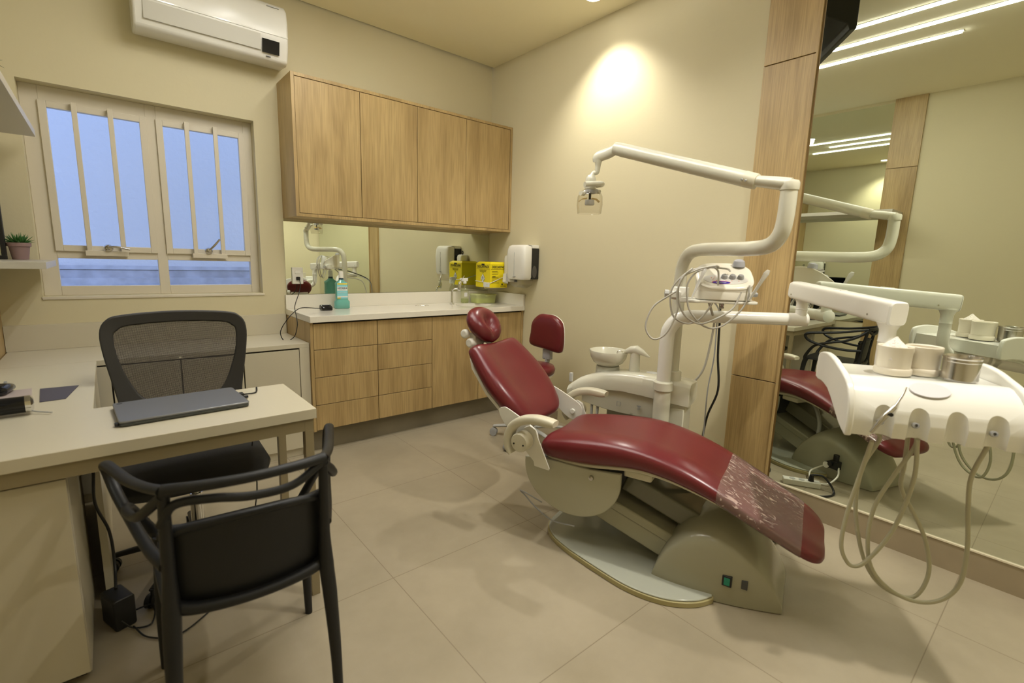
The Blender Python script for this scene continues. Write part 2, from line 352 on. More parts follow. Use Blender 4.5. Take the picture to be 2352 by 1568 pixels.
# ------------------------------------------------ base cabinet
bc = thing('base_cabinet', 'oak laminate base cabinet with eight drawers and tall doors under the white counter', 'cabinet')
B((-1.787, -.50, .158), (-.03, -.02, .872)).build('interior', DARK, bc)
B((-1.806, -.522, .15), (-1.787, -.002, .876)).build('side_panel', WOOD, bc, bev=.001)
B((-.026, -.522, .15), (-.004, -.002, .876)).build('side_panel', WOOD, bc, bev=.001)
DZ = [.155, .327, .513, .697, .868]
for i in range(2):
    for k in range(4): B((XD[i] - .012 * (i == 0) + .0022, -.52, DZ[k] + .0018), (XD[i + 1] - .0022, -.502, DZ[k + 1] - .0018)).build('drawer_front', WOOD, bc, bev=.001)
for i in (2, 3): B((XD[i] + .0022, -.52, .157), (XD[i + 1] - .0022 + (.018 if i == 3 else 0), -.502, .866)).build('door', WOOD, bc, bev=.001)
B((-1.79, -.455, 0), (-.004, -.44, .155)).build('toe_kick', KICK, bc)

# ------------------------------------------------ counter with basin
ct = thing('countertop', 'white stone worktop with backsplash and round basin on the oak base cabinet', 'countertop')
top = M().box((-1.808, -.539, .878), (-.004, -.002, .918)).build('slab', COUNTER, ct)
cx, cy = -.355, -.275
cyl = M().lathe([(1, -.1), (1, .1)], (0, 0, 0), 48, sx=.165, sy=.135).build('cutter', COUNTER, None); cyl.location = (cx, cy, .9)
cut(top, cyl)
d = top.modifiers.new('b', 'BEVEL'); d.width = .0015; d.segments = 2; d.limit_method = 'ANGLE'; d.angle_limit = .6
sp = M().box((-1.808, -.022, .918), (-.004, -.002, 1.018)); sp.box((-.024, -.535, .918), (-.004, -.022, 1.018)); sp.build('backsplash', COUNTER, ct, bev=.0015)
M().lathe([(.17, .880), (.163, .878), (.155, .83), (.12, .79), (.03, .778), (.001, .777)], (cx, cy, 0), 40, sy=.82).build('basin', mat('basin', (.6, .58, .5), .15), ct, solid=.003)

tag(B((-1.797, -.006, 1.020), (-.008, -.001, 1.530)).build('wall_mirror', MIRROR, smooth=False), 'long horizontal mirror between the white counter and the oak wall cabinet', 'mirror')

# outlet on the mirror
ou = thing('wall_outlet', 'white double wall outlet at the left end of the counter mirror', 'outlet')
B((-1.757, -.020, 1.095), (-1.683, -.006, 1.212)).build('cover_plate', WHITE2, ou, bev=.004)
B((-1.738, -.024, 1.168), (-1.702, -.020, 1.190)).build('blank_insert', WHITE, ou, bev=.001)
M().prism(rpoly(-1.733, 1.122, -1.707, 1.146, .006), 'y', -.032, -.020).build('plug', BLACK, ou)
cb = M().tube([(-1.713, -.03, 1.13), (-1.712, -.045, 1.09), (-1.73, -.06, 1.03), (-1.80, -.20, .955), (-1.83, -.33, .90), (-1.836, -.36, .84), (-1.85, -.33, .765), (-1.90, -.30, .735), (-1.93, -.32, .80), (-1.90, -.36, .88), (-1.835, -.33, .935), (-1.76, -.23, .945), (-1.66, -.20, .935), (-1.62, -.205, .934)], .0028, 8, smooth=6)
tag(cb.build('power_cable', BLACK), 'thin black cable looping from the mirror outlet over the counter edge to the charger', 'cable')
ch = thing('charging_dock', 'small black charging dock standing at the left end of the white counter', 'charging dock')
M().prism([(-.24, .9185), (-.17, .9185), (-.17, .955), (-.20, .957), (-.235, .945)], 'x', -1.63, -1.555).build('body', BLACKG, ch, bev=.008, seg=3)
B((-1.615, -.215, .955), (-1.57, -.19, .9575)).build('slot', GREY, ch)

# small instruments on the counter
cl = M()
for (x, y, a) in ((-.86, -.19, .3), (-.83, -.215, -.5), (-.80, -.20, 1.0), (-.79, -.22, .1)):
    dx, dy = math.cos(a) * .022, math.sin(a) * .022
    cl.tube([(x - dx, y - dy, .921), (x, y, .925), (x + dx, y + dy, .921)], .0016, 8, smooth=4)
tag(cl.build('instrument_clips', STEEL), 'small metal clips lying together on the middle of the white counter', 'clips')
# ------------------------------------------------ mouthwash
TEAL = mat('mouthwash_liquid', (.14, .42, .36), .1, coat=.5)
mb = thing('mouthwash_bottle', 'turquoise mouthwash bottle with white pump cap on the left part of the white counter', 'bottle', (-1.445, -.115, .9185), math.radians(-8))
R = []
for z, a, b in ((0, .050, .030), (.004, .055, .034), (.05, .055, .034), (.062, .045, .029), (.07, .044, .028), (.165, .044, .028), (.182, .046, .030), (.19, .040, .028), (.202, .022, .02), (.212, .016, .016)):
    R.append(((0, 0, z), (a, 0, 0), (0, b, 0)))
rect_loft(R, 32, 3.5).build('bottle_body', TEAL, mb, ang=50)
M().lathe([(.017, .205), (.017, .222), (.015, .226)], (0, 0, 0), 20).build('neck_ring', mat('dark_ring', (.03, .06, .09), .3), mb)
cp = M().lathe([(.0175, .224), (.0165, .268), (.014, .272), (.001, .273)], (0, 0, 0), 24); cp.build('cap', WHITE2, mb)
LB = mat('label_blue', (.25, .62, .68), .4); LW = mat('label_white', (.8, .8, .76), .4); YEL = mat('label_yellow', (.85, .60, .03), .4)
lb = M().box((-.037, -.0305, .074), (.037, -.0285, .19)).build('label', LB, mb)
def sub(o, a, b, m, n='label_band'): return B(a, b).build(n, m, o)
sub(lb, (-.037, -.0312, .132), (.037, -.0303, .160), LW); sub(lb, (-.034, -.0312, .176), (.037, -.0303, .186), YEL)
sub(lb, (-.012, -.0312, .075), (-.036, -.0303, .081), YEL); sub(lb, (-.037, -.0312, .084), (.037, -.0303, .092), LW)
NAVY = mat('label_ink', (.01, .03, .07), .5)
text('LISTERINE', .0155, NAVY, lb, (0, -.0318, .150), (math.pi / 2, 0, 0), bold=.0004)
text('COOL MINT', .0085, mat('ink_teal', (.05, .35, .45), .5), lb, (0, -.0318, .138), (math.pi / 2, 0, 0))
text('ENXAGUANTE BUCAL', .006, LW, lb, (0, -.0318, .118), (math.pi / 2, 0, 0))

# ------------------------------------------------ faucet
fc = thing('faucet', 'slim chrome faucet with raised lever beside the counter basin', 'faucet', (-.49, -.13, .9185), math.radians(-28))
M().lathe([(.022, 0), (.022, .004), (.012, .007), (.010, .012), (.0095, .10)], (0, 0, 0), 24).build('base', CHROME, fc)
M().tube([(0, 0, .09), (0, 0, .112), (.018, -.003, .128), (.045, -.006, .133), (.062, -.008, .14)], [.0085, .0085, .008, .008, .008], 14, smooth=5).build('spout', CHROME, fc)
M().lathe([(.0145, -.04), (.0155, -.036), (.0155, .032), (.013, .038), (.001, .039)], (.066, -.008, .155), 24, ax=(.12, 0, 1)).build('mixer_body', CHROME, fc)
M().tube([(.07, -.008, .192), (.085, -.01, .215), (.105, -.012, .245)], [.005, .0045, .006], 10, smooth=4, flat=(1, .6)).build('lever', CHROME, fc)

# ------------------------------------------------ spray bottle
sb = thing('spray_bottle', 'clear spray bottle with white trigger behind the counter basin', 'bottle', (-.335, -.10, .9185), math.radians(-20))
M().lathe([(.001, .001), (.034, .001), (.036, .006), (.036, .10), (.032, .125), (.018, .155), (.013, .17), (.013, .18)], (0, 0, 0), 28).build('bottle_body', glass_mat('clear_pet', (.92, .93, .84), 1.2, .05), sb)
M().lathe([(.0325, .0), (.0325, .035)], (0, 0, .004), 24).build('water', glass_mat('water', (.86, .90, .70), .6), sb)
hd = M().lathe([(.016, .172), (.016, .192), (.012, .196)], (0, 0, 0), 20); hd.box((-.04, -.011, .194), (.026, .011, .222)); hd.box((-.048, -.006, .205), (-.038, .006, .217))
hd.build('trigger_head', WHITE2, sb, bev=.004)
M().tube([(-.022, 0, .195), (-.032, 0, .178), (-.035, 0, .16)], .0045, 8, smooth=4).build('trigger', WHITE2, sb)
B((-.014, -.0368, .06), (.014, -.0358, .095)).build('label', mat('label_pale', (.7, .68, .66), .5), sb)

# ------------------------------------------------ translucent lime box
lx = thing('storage_box', 'translucent lime green lidded box at the right end of the white counter', 'box', (-.165, -.145, .9185), math.radians(-6))
LIME = mat('lime_plastic', (.70, .74, .36), .2, alpha=.5); LIMEC = mat('lime_content', (.50, .56, .02), .4)
rect_loft([((0, 0, 0), (.100, 0, 0), (0, .059, 0)), ((0, 0, .002), (.103, 0, 0), (0, .061, 0)), ((0, 0, .07), (.11, 0, 0), (0, .066, 0))], 32, 7).build('box_body', LIME, lx)
rect_loft([((0, 0, .004), (.097, 0, 0), (0, .053, 0)), ((0, 0, .040), (.10, 0, 0), (0, .0595, 0))], 32, 7).build('contents', LIMEC, lx)
rect_loft([((0, 0, .070), (.115, 0, 0), (0, .068, 0)), ((0, 0, .077), (.115, 0, 0), (0, .068, 0)), ((0, 0, .082), (.108, 0, 0), (0, .062, 0))], 32, 7).build('lid', LIME, lx)
B((-.02, -.073, .06), (.02, -.066, .078)).build('latch', LIME, lx, bev=.002)

# ------------------------------------------------ sharps box in its wall bracket
SY = mat('sharps_yellow', (.86, .70, .012), .45); INK = mat('black_ink', (.02, .02, .02), .5)
sx = thing('sharps_box', 'yellow cardboard sharps disposal box held by a wire bracket above the counter', 'sharps box', (-.115, -.225, 1.065))
bx = M().box((-.115, -.105, 0), (.075, .105, .205)).build('carton', SY, sx, bev=.001)
top_ = M().add([(-.115, -.105, .205), (.075, -.105, .205), (.075, .105, .205), (-.115, .105, .205), (-.095, -.085, .222), (.055, -.085, .222), (.055, .085, .222), (-.095, .085, .222)], [(0, 1, 5, 4), (1, 2, 6, 5), (2, 3, 7, 6), (3, 0, 4, 7), (4, 5, 6, 7)])
top_.build('lid_flaps', SY, sx, smooth=False)
B((-.07, -.035, .222), (.03, .035, .2235)).build('opening', DARK, sx)
B((-.118, -.02, .19), (-.115, .02, .205)).build('opening', DARK, sx)
def face(side):
    # side 0: the face towards -x, side 1: the face towards -y
    if side == 0: rot = (math.pi / 2, 0, -math.pi / 2); P = lambda u, z, o=.0005: (-.1155 - o, -u, z)
    else: rot = (math.pi / 2, 0, 0); P = lambda u, z, o=.0005: (u - .02, -.1055 - o, z)
    def bar(u0, u1, z0, z1, m=INK, n='printed_line'):
        a, b = P(u0, z0, 0), P(u1, z1, .0008)
        return B(a, b).build(n, m, bx)
    wd = .19 if side == 0 else .175
    text('DESCARPACK', .030 if side == 0 else .027, INK, bx, P(0, .178), rot, sx=.93, bold=.0006)
    bar(-wd / 2, wd / 2, .158, .160)
    return P, rot, bar
P, rot, bar = face(0)
text('COLETOR DE MATERIAL', .0095, INK, bx, P(0, .148), rot); text('PERFUROCORTANTE', .0095, INK, bx, P(0, .137), rot); text('13 LITROS', .0085, INK, bx, P(0, .126), rot)
dm = M()
def diamond(u, z, r, o, m, n):
    pts = [P(u - r * .72, z, o), P(u, z - r, o), P(u + r * .72, z, o), P(u, z + r, o)]
    q = [P(u - r * .72, z, o + .0006), P(u, z - r, o + .0006), P(u + r * .72, z, o + .0006), P(u, z + r, o + .0006)]
    return M().rings([[Vector(p) for p in pts], [Vector(p) for p in q]]).build(n, m, bx, smooth=False)
diamond(0, .078, .043, .0005, INK, 'hazard_label'); hz = diamond(0, .078, .039, .0012, LW, 'hazard_label')
bio = M()
for k in range(3):
    a = math.radians(90 + 120 * k); cu_, cz_ = .007 * math.cos(a), .084 + .007 * math.sin(a)
    bio.tube([P(cu_ + .0065 * math.cos(t), cz_ + .0065 * math.sin(t), .0022) for t in [2 * math.pi * j / 14 for j in range(14)]], .0012, 6, closed=True)
bio.build('hazard_symbol', INK, bx)
text('INFECTANTE', .007, INK, bx, P(0, .064, .002), rot)
P, rot, bar = face(1)
random.seed(3)
for k in range(9):
    if k in (3,): continue
    bar(-.075, -.075 + random.uniform(.05, .085), .140 - .0125 * k, .1425 - .0125 * k)
bar(-.072, -.035, .09, .098); bar(.03, .045, .022, .036)
text('DESCARPACK', .010, INK, bx, P(.05, .012), rot)
br = M().tube([(-.118, .10, .052), (-.119, -.10, .040), (-.117, -.108, .040), (.09, -.109, .115), (.114, -.109, .14)], .0028, 8)
br.tube([(.112, .10, .10), (.078, .108, .10), (-.118, .108, .05)], .0028, 8); br.tube([(-.118, -.03, .046), (-.118, -.03, -.006), (.112, -.03, -.006)], .0028, 8)
br.box((.108, -.11, .09), (.1145, .11, .15))
br.build('wire_bracket', WHITE, sx)
tg = B((-.1195, -.10, .005), (-.117, -.015, .045)).build('bracket_tag', LW, sx)
text('A. L.', .011, GREY, tg, (-.1202, -.072, .028), (math.pi / 2, 0, -math.pi / 2))

# ------------------------------------------------ soap dispenser and towel dispenser
sd = thing('soap_dispenser', 'narrow white soap dispenser on the wall between sharps box and towel dispenser', 'dispenser', (-.002, -.380, 1.12))
rect_loft([((-.042, 0, .0), (.038, 0, 0), (0, .036, 0)), ((-.045, 0, .01), (.043, 0, 0), (0, .040, 0)), ((-.047, 0, .20), (.045, 0, 0), (0, .042, 0)), ((-.043, 0, .222), (.041, 0, 0), (0, .038, 0)), ((-.04, 0, .228), (.033, 0, 0), (0, .030, 0))], 28, 5).build('housing', WHITE2, sd)
B((-.03, -.044, .0), (-.001, .037, .06)).build('back_window', BLACK, sd)
M().prism([(-.092, -.015), (-.112, .0), (-.104, .07), (-.090, .07), (-.084, -.015)], 'y', -.018, .024).build('push_lever', LW, sd)
kl = M().tube([(-.05, .01, .228), (-.05, .018, .25), (-.05, .008, .262), (-.05, -.006, .252), (-.05, .004, .228)], .004, 8, smooth=4); kl.build('lock_loop', BLACK, sd)
td = thing('towel_dispenser', 'large white paper towel dispenser with dark side window on the right wall', 'dispenser', (-.002, -.583, 1.150))
tb = rect_loft([((-.115, 0, .0), (.048, 0, 0), (0, .105, 0)), ((-.118, 0, .02), (.053, 0, 0), (0, .115, 0)), ((-.122, 0, .18), (.055, 0, 0), (0, .119, 0)), ((-.118, 0, .245), (.053, 0, 0), (0, .116, 0)), ((-.112, 0, .272), (.048, 0, 0), (0, .108, 0)), ((-.105, 0, .282), (.038, 0, 0), (0, .09, 0))], 40, 4.5).build('housing', WHITE2, td, bev=.002)
M().prism([(-.075, .26), (-.08, .276), (-.11, .283), (-.001, .283), (-.001, .255), (-.075, .255)], 'y', -.108, .108).build('top_back', WHITE2, td, bev=.004)
M().prism(rpoly(-.075, .004, -.001, .254, .006), 'y', -.112, .112).build('side_window', mat('smoked_window', (.02, .02, .018), .12), td, bev=.003)
M().lathe([(.050, -.001), (.050, .001)], (-.05, -.1135, .065), 24, ax=(0, 1, 0), sx=.5).build('paper_roll', mat('paper_roll', (.07, .065, .055), .6), td)
B((-.1785, -.002, .03), (-.1755, .0, .22)).build('seam', LGREY, td)
B((-.1785, -.02, .022), (-.1735, .012, .027)).build('badge', GREY, td)
M().prism([(-.165, -.002), (-.150, -.045), (-.10, -.070), (-.04, -.045), (-.03, -.002)], 'y', -.085, .07).build('tear_guard', CLEAR, td, bev=.004)

# ------------------------------------------------ low cabinet under the window
lc = thing('low_cabinet', 'long off-white low cabinet under the window behind the office chair', 'cabinet')
c = M(); c.box((-3.21, -.50, .718), (-1.808, -.001, .745)); c.box((-1.868, -.50, .0), (-1.808, -.001, .718)); c.box((-3.21, -.48, .0), (-1.868, -.465, .05)); c.box((-3.21, -.10, .06), (-1.868, -.001, .716))
c.build('carcass', LAM, lc, bev=.001)
B((-3.2, -.485, .052), (-1.87, -.10, .716)).build('interior', DARK, lc)
B((-3.2, -.50, .055), (-2.797, -.483, .710)).build('filler_panel', LAM, lc)
for a, b in ((-2.79, -2.497), (-2.49, -2.190), (-2.183, -1.872)):
    B((a, -.50, .172), (b, -.483, .708)).build('door', LAMD, lc, bev=.001)
    B((a, -.50, .055), (b, -.483, .166)).build('drawer_front', LAMD, lc, bev=.001)
o = B((-3.213, -.018, .746), (-1.812, -.001, .885)).build('desk_backsplash', LAM); tag(o, 'off-white splash panel along the wall below the window', 'splash panel')

# ------------------------------------------------ left wing worktop, desk, drawer pedestal
o = B((XL + .01, -1.482, .712), (-2.845, -.503, .745)).build('side_worktop', LAM, bev=.0015)
tag(o, 'off-white worktop along the left wall holding papers and mouse', 'worktop')
o2 = M(); o2.box((-2.87, -1.47, 0), (-2.848, -.55, .71)); o2.build('support_panel', LAM, o)
dk = thing('desk', 'off-white desk carrying the closed laptop, on a bronze metal frame', 'desk')
B((XL + .01, -1.915, .713), (-2.222, -1.485, .75)).build('desktop', LAM, dk, bev=.0015)
FRM = mat('bronze_metal', (.27, .22, .125), .35, spec=.6)
f_ = M(); f_.box((-3.3, -1.905, .668), (-2.262, -1.875, .7128)); f_.box((-3.3, -1.525, .668), (-2.262, -1.495, .7128)); f_.box((-2.2618, -1.905, .668), (-2.232, -1.495, .7128))
f_.build('frame', FRM, dk)
for y in (-1.89, -1.51): B((-2.262, y - .015, 0), (-2.232, y + .015, .668)).build('leg', FRM, dk, bev=.001)
pd_ = thing('drawer_pedestal', 'off-white pedestal cabinet under the left end of the desk', 'cabinet')
B((XL + .012, -1.86, .02), (-2.905, -1.35, .665)).build('carcass', LAM, pd_, bev=.0015)
B((XL + .012, -1.878, .03), (-2.907, -1.862, .655)).build('front_panel', LAMD, pd_, bev=.0015)
B((XL + .012, -1.84, .0), (-2.92, -1.36, .02)).build('plinth', DARK, pd_)

# ------------------------------------------------ laptop
lp = thing('laptop', 'closed grey laptop lying on the desk', 'laptop', (-2.60, -1.640, .7505), math.radians(3))
M().prism(rpoly(-.185, -.13, .185, .12, .012), 'z', .002, .012).build('base', mat('laptop_base', (.05, .055, .05), .4), lp, bev=.002)
ld = M().prism(rpoly(-.186, -.131, .186, .121, .012), 'z', .0125, .0195).build('lid', mat('laptop_grey', (.20, .205, .215), .32, metal=.35), lp, bev=.002)
B((-.175, .098, .0195), (-.160, .106, .0198)).build('badge', BLACK, ld)
for x in (-.12, .12): B((x - .03, -.125, .0), (x + .03, -.11, .002)).build('foot', BLACK, lp)
u = M().box((.186, .02, .003), (.205, .045, .013)); u.box((.186, -.02, .003), (.21, -.005, .012)); u.build('usb_plug', BLACK, lp, bev=.002)
B((-.196, -.118, .003), (-.185, -.10, .012)).build('usb_plug', BLACK, lp, bev=.002)
o = M().tube([(-2.395, -1.605, .758), (-2.35, -1.58, .753), (-2.33, -1.50, .753), (-2.33, -1.478, .72), (-2.34, -1.475, .60), (-2.36, -1.48, .45), (-2.35, -1.49, .30), (-2.42, -1.57, .06), (-2.50, -1.68, .008), (-2.60, -1.78, .006), (-2.69, -1.83, .006), (-2.765, -1.78, .006), (-2.80, -1.70, .012)], .0028, 8, smooth=6).build('laptop_cable', BLACK)
tag(o, 'thin black laptop cable dropping behind the desk and running along the floor', 'cable')

# ------------------------------------------------ things on the left of the desk
o = M().prism([(-2.995, -1.275), (-2.925, -1.268), (-2.895, -1.055), (-3.01, -1.045)], 'z', .7455, .7475).build('mouse_pad', mat('slate_pad', (.075, .07, .095), .6)); tag(o, 'thin dark slate mouse pad on the left worktop', 'mouse pad')
nb = thing('spiral_notebook', 'white spiral notebook beside the mouse pad on the left worktop', 'notebook', (-3.095, -1.20, .7455), math.radians(4))
B((-.10, -.08, 0), (.075, .09, .018)).build('pages', mat('paper', (.66, .6, .5), .7), nb, bev=.001)
B((-.10, -.08, .0182), (.075, .09, .020)).build('cover', mat('notebook_cover', (.50, .42, .40), .4), nb)
s = M()
for k in range(14): s.tube([(-.095 + k * .0125, -.082 + .012 * math.cos(t), .011 + .012 * math.sin(t)) for t in [2 * math.pi * j / 12 for j in range(12)]], .0016, 6, closed=True)
s.build('spiral_binding', CHROME, nb)
ms = thing('computer_mouse', 'black computer mouse resting on the spiral notebook', 'mouse', (-3.10, -1.145, .766), math.radians(80))
rect_loft([((-.055, 0, .012), (0, .012, 0), (0, 0, .010)), ((-.045, 0, .017), (0, .027, 0), (0, 0, .0165)), ((-.01, 0, .02), (0, .03, 0), (0, 0, .0195)), ((.03, 0, .016), (0, .028, 0), (0, 0, .0155)), ((.055, 0, .010), (0, .014, 0), (0, 0, .009))], 24, 2.3).build('shell', BLACKG, ms)
M().lathe([(.008, -.003), (.008, .003)], (.035, 0, .030), 16, ax=(0, 1, 0)).build('scroll_wheel', GREY, ms)
wt = thing('pen_case', 'glossy black cylindrical case with chrome end at the left edge of the desk', 'case', (-3.09, -1.43, .7515), math.radians(3))
M().lathe([(.026, -.12), (.028, -.11), (.028, .075)], (0, 0, .029), 24, ax=(1, 0, 0)).build('barrel', BLACKG, wt)
M().lathe([(.0285, .0), (.0285, .014), (.02, .02), (.001, .021)], (.075, 0, .029), 24, ax=(1, 0, 0)).build('end_cap', CHROME, wt)
o = M().tube([(-3.2, -1.36, .76), (-3.12, -1.355, .778), (-3.05, -1.37, .775), (-3.0, -1.43, .756), (-2.95, -1.47, .7515)], .0025, 8, smooth=6).build('mouse_cable', LGREY); tag(o, 'pale thin cable crossing the black case on the desk', 'cable')
mo = thing('monitor', 'black flat monitor on the left end of the desk, turned towards the room', 'monitor', (-3.20, -1.66, .7505), math.radians(-66))
M().prism(rpoly(-.24, .17, .24, .47, .006), 'y', -.012, .012).build('casing', BLACK, mo, bev=.002)
B((-.232, -.014, .182), (.232, -.0121, .462)).build('screen', BLACKG, mo)
s = M().box((-.03, .01, .02), (.03, .03, .25)); s.box((-.10, -.07, 0), (.10, .09, .012)); s.build('stand', BLACK, mo, bev=.002)

# ------------------------------------------------ floating shelves, plant, frame
SHM = mat('shelf_laminate', (.56, .52, .43), .35)
o = B((XL, -.62, 1.205), (-2.975, -.02, 1.236)).build('wall_shelf', SHM, bev=.001); tag(o, 'lower off-white floating shelf in the left corner holding the potted succulent', 'shelf')
o = B((XL, -2.36, 1.85), (-2.985, -.14, 1.883)).build('wall_shelf', SHM, bev=.001); tag(o, 'upper off-white floating shelf high on the left wall', 'shelf')
pp = thing('potted_succulent', 'small green succulent in a mauve pot on the lower shelf by the window', 'plant', (-3.10, -.12, 1.237))
M().lathe([(.001, .0), (.031, 0), (.040, .065), (.046, .067), (.047, .085), (.040, .085), (.038, .072), (.001, .07)], (0, 0, 0), 28).build('pot', mat('mauve_clay', (.26, .17, .16), .7), pp)
lf = M()
for k in range(46):
    a = k * 2.399; e = .25 + 1.1 * (k / 46); L_ = random.uniform(.045, .062); dr = Vector((math.cos(a) * math.cos(e), math.sin(a) * math.cos(e), math.sin(e)))
    p0 = Vector((math.cos(a) * .012, math.sin(a) * .012, .078)); lf.tube([p0, p0 + dr * L_ * .5, p0 + dr * L_], [.004, .0055, .0008], 6, smooth=2, flat=(1, .5))
lf.build('leaves', mat('succulent_green', (.05, .16, .035), .45), pp)
pf = thing('picture_frame', 'black picture frame standing at the left end of the lower shelf', 'picture frame', (-3.19, -.14, 1.237), math.radians(-4))
f_ = M(); f_.box((-.14, -.01, 0), (.045, .01, .02)); f_.box((-.14, -.01, .32), (.045, .01, .34)); f_.box((.027, -.01, .02), (.045, .01, .32)); f_.box((-.14, -.01, .02), (-.122, .01, .32)); f_.build('frame', BLACK, pf, bev=.002)
B((-.122, .0, .02), (.027, .004, .32)).build('backing', BLACKG, pf)
B((-.122, -.004, .02), (.027, -.001, .12)).build('print', mat('pale_print', (.55, .55, .38), .6, noise=(25, .3)), pf)
vs = thing('vase', 'pale vase with dark leaf sprigs on the upper shelf, at the photo\'s left edge', 'vase', (-3.13, -.42, 1.884))
M().lathe([(.001, 0), (.035, 0), (.05, .06), (.045, .13), (.025, .17), (.028, .185), (.022, .185)], (0, 0, 0), 28).build('body', WHITE2, vs)
s = M()
for k in range(9):
    a = k * 2.4; p = [(0, 0, .17), (.04 * math.cos(a), .04 * math.sin(a), .22), (.09 * math.cos(a), .09 * math.sin(a), .20 + .02 * (k % 3))]
    s.tube(p, [.003, .012, .001], 6, smooth=3, flat=(1, .25))
s.build('leaves', mat('dark_leaf', (.02, .035, .02), .5), vs)

# ------------------------------------------------ office chair
FAB = mat('charcoal_fabric', (.020, .020, .021), .75, bump=(300, .15)); CF = mat('charcoal_frame', (.035, .033, .031), .5)
def mesh_mat():
    m = bpy.data.materials.new('back_mesh_net'); m.use_nodes = True; nt = m.node_tree; b = nt.nodes['Principled BSDF']; b.inputs['Base Color'].default_value = (.045, .038, .034, 1); b.inputs['Roughness'].default_value = .8
    N = nt.nodes.new; L = nt.links.new; tc = N('ShaderNodeTexCoord'); sp = N('ShaderNodeSeparateXYZ'); L(tc.outputs['Object'], sp.inputs[0])
    ms = []
    for ax, q in (('X', .0035), ('Z', .0045)):
        d = N('ShaderNodeMath'); d.operation = 'DIVIDE'; d.inputs[1].default_value = q; L(sp.outputs[ax], d.inputs[0])
        p = N('ShaderNodeMath'); p.operation = 'PINGPONG'; p.inputs[1].default_value = .5; L(d.outputs[0], p.inputs[0])
        l = N('ShaderNodeMath'); l.operation = 'LESS_THAN'; l.inputs[1].default_value = .27; L(p.outputs[0], l.inputs[0]); ms.append(l)
    mx = N('ShaderNodeMath'); mx.operation = 'MAXIMUM'; L(ms[0].outputs[0], mx.inputs[0]); L(ms[1].outputs[0], mx.inputs[1]); L(mx.outputs[0], b.inputs['Alpha'])
    return m
oc = thing('office_chair', 'charcoal office chair with mesh back behind the desk', 'chair', (-2.555, -1.36, 0), math.radians(-2))
def backpt(x, z):   # curved back surface
    return Vector((x, .26 + .10 * (z - .6) - .35 * x * x - .10 * max(0, .75 - z), z))
def outline(s, z0s=0):
    P = []
    pts = [(-.15, .56), (-.215, .60), (-.235, .70), (-.262, .86), (-.268, .96), (-.245, 1.01), (-.19, 1.03), (0, 1.04), (.19, 1.03), (.245, 1.01), (.268, .96), (.262, .86), (.235, .70), (.215, .60), (.15, .56), (0, .55)]
    return pts
out_ = outline(1); inn = [(-.10, .655), (-.15, .68), (-.19, .76), (-.218, .86), (-.224, .94), (-.21, .965), (-.17, .983), (0, .992), (.17, .983), (.21, .965), (.224, .94), (.218, .86), (.19, .76), (.15, .68), (.10, .655), (0, .645)]
def smoothpoly(pts, n=4):
    Q = []; m = len(pts)
    for i in range(m):
        p0, p1, p2, p3 = [Vector((*pts[(i + d) % m], 0)) for d in (-1, 0, 1, 2)]
        for k in range(n):
            t = k / n; q = .5 * ((2 * p1) + (p2 - p0) * t + (2 * p0 - 5 * p1 + 4 * p2 - p3) * t * t + (3 * p1 - p0 - 3 * p2 + p3) * t ** 3); Q.append((q.x, q.y))
    return Q
O_, I_ = smoothpoly(out_), smoothpoly(inn)
rg = [[backpt(x, z) + Vector((0, dy, 0)) for x, z in poly] for poly, dy in ((O_, -.012), (I_, -.006), (I_, .008), (O_, .016))]
M().rings(rg, cap=False, close=True).build('back_frame', CF, oc, bev=.006, seg=3)
cen = Vector((0, 0, 0)); mm_ = M(); NR = 6
cx_, cz_ = 0, .83; R = []
for j in range(NR + 1):
    f = j / NR; R.append([backpt(cx_ + (x - cx_) * (1.01 if j == NR else max(f, .02)), cz_ + (z - cz_) * (1.01 if j == NR else max(f, .02))) for x, z in I_])
mm_.rings(R, cap=False).build('mesh_panel', mesh_mat(), oc)
M().tube([(0, .28, .60), (0, .27, .50), (0, .20, .42), (0, .05, .40)], .022, 12, smooth=5, flat=(1.6, .7)).build('back_bracket', BLACK, oc)
rect_loft([((0, -.335, .462), (.17, 0, 0), (0, 0, .012)), ((0, -.32, .462), (.22, 0, 0), (0, 0, .026)), ((0, -.24, .47), (.248, 0, 0), (0, 0, .036)), ((0, 0, .468), (.25, 0, 0), (0, 0, .036)), ((0, .15, .475), (.235, 0, 0), (0, 0, .035)), ((0, .20, .478), (.20, 0, 0), (0, 0, .024)), ((0, .215, .478), (.15, 0, 0), (0, 0, .01))], 36, 3).build('seat', FAB, oc)
M().lathe([(.05, .40), (.05, .432)], (0, 0, 0), 20).build('seat_plate', BLACK, oc)
M().lathe([(.025, .12), (.025, .30), (.018, .301), (.018, .41)], (0, 0, 0), 20).build('gas_lift', CHROME, oc)
M().lathe([(.045, .07), (.045, .115), (.03, .13)], (0, 0, 0), 20).build('hub', BLACK, oc)
for k in range(5):
    a = math.radians(-52 + 72 * k); dx, dy = math.cos(a), math.sin(a)
    M().tube([(.03 * dx, .03 * dy, .10), (.18 * dx, .18 * dy, .09), (.31 * dx, .31 * dy, .068)], [.024, .02, .014], 10, flat=(1, .7)).build('base_leg', BLACK, oc)
    cs = M(); px, py = -dy, dx
    for sgn in (-1, 1): cs.lathe([(.010, -.008), (.026, -.007), (.026, .007), (.010, .008)], (.31 * dx + px * .012 * sgn, .31 * dy + py * .012 * sgn, .0265), 20, ax=(px, py, 0))
    cs.cyl((.31 * dx, .31 * dy, .04), (.31 * dx, .31 * dy, .075), .007); cs.build('castor', BLACK, oc)

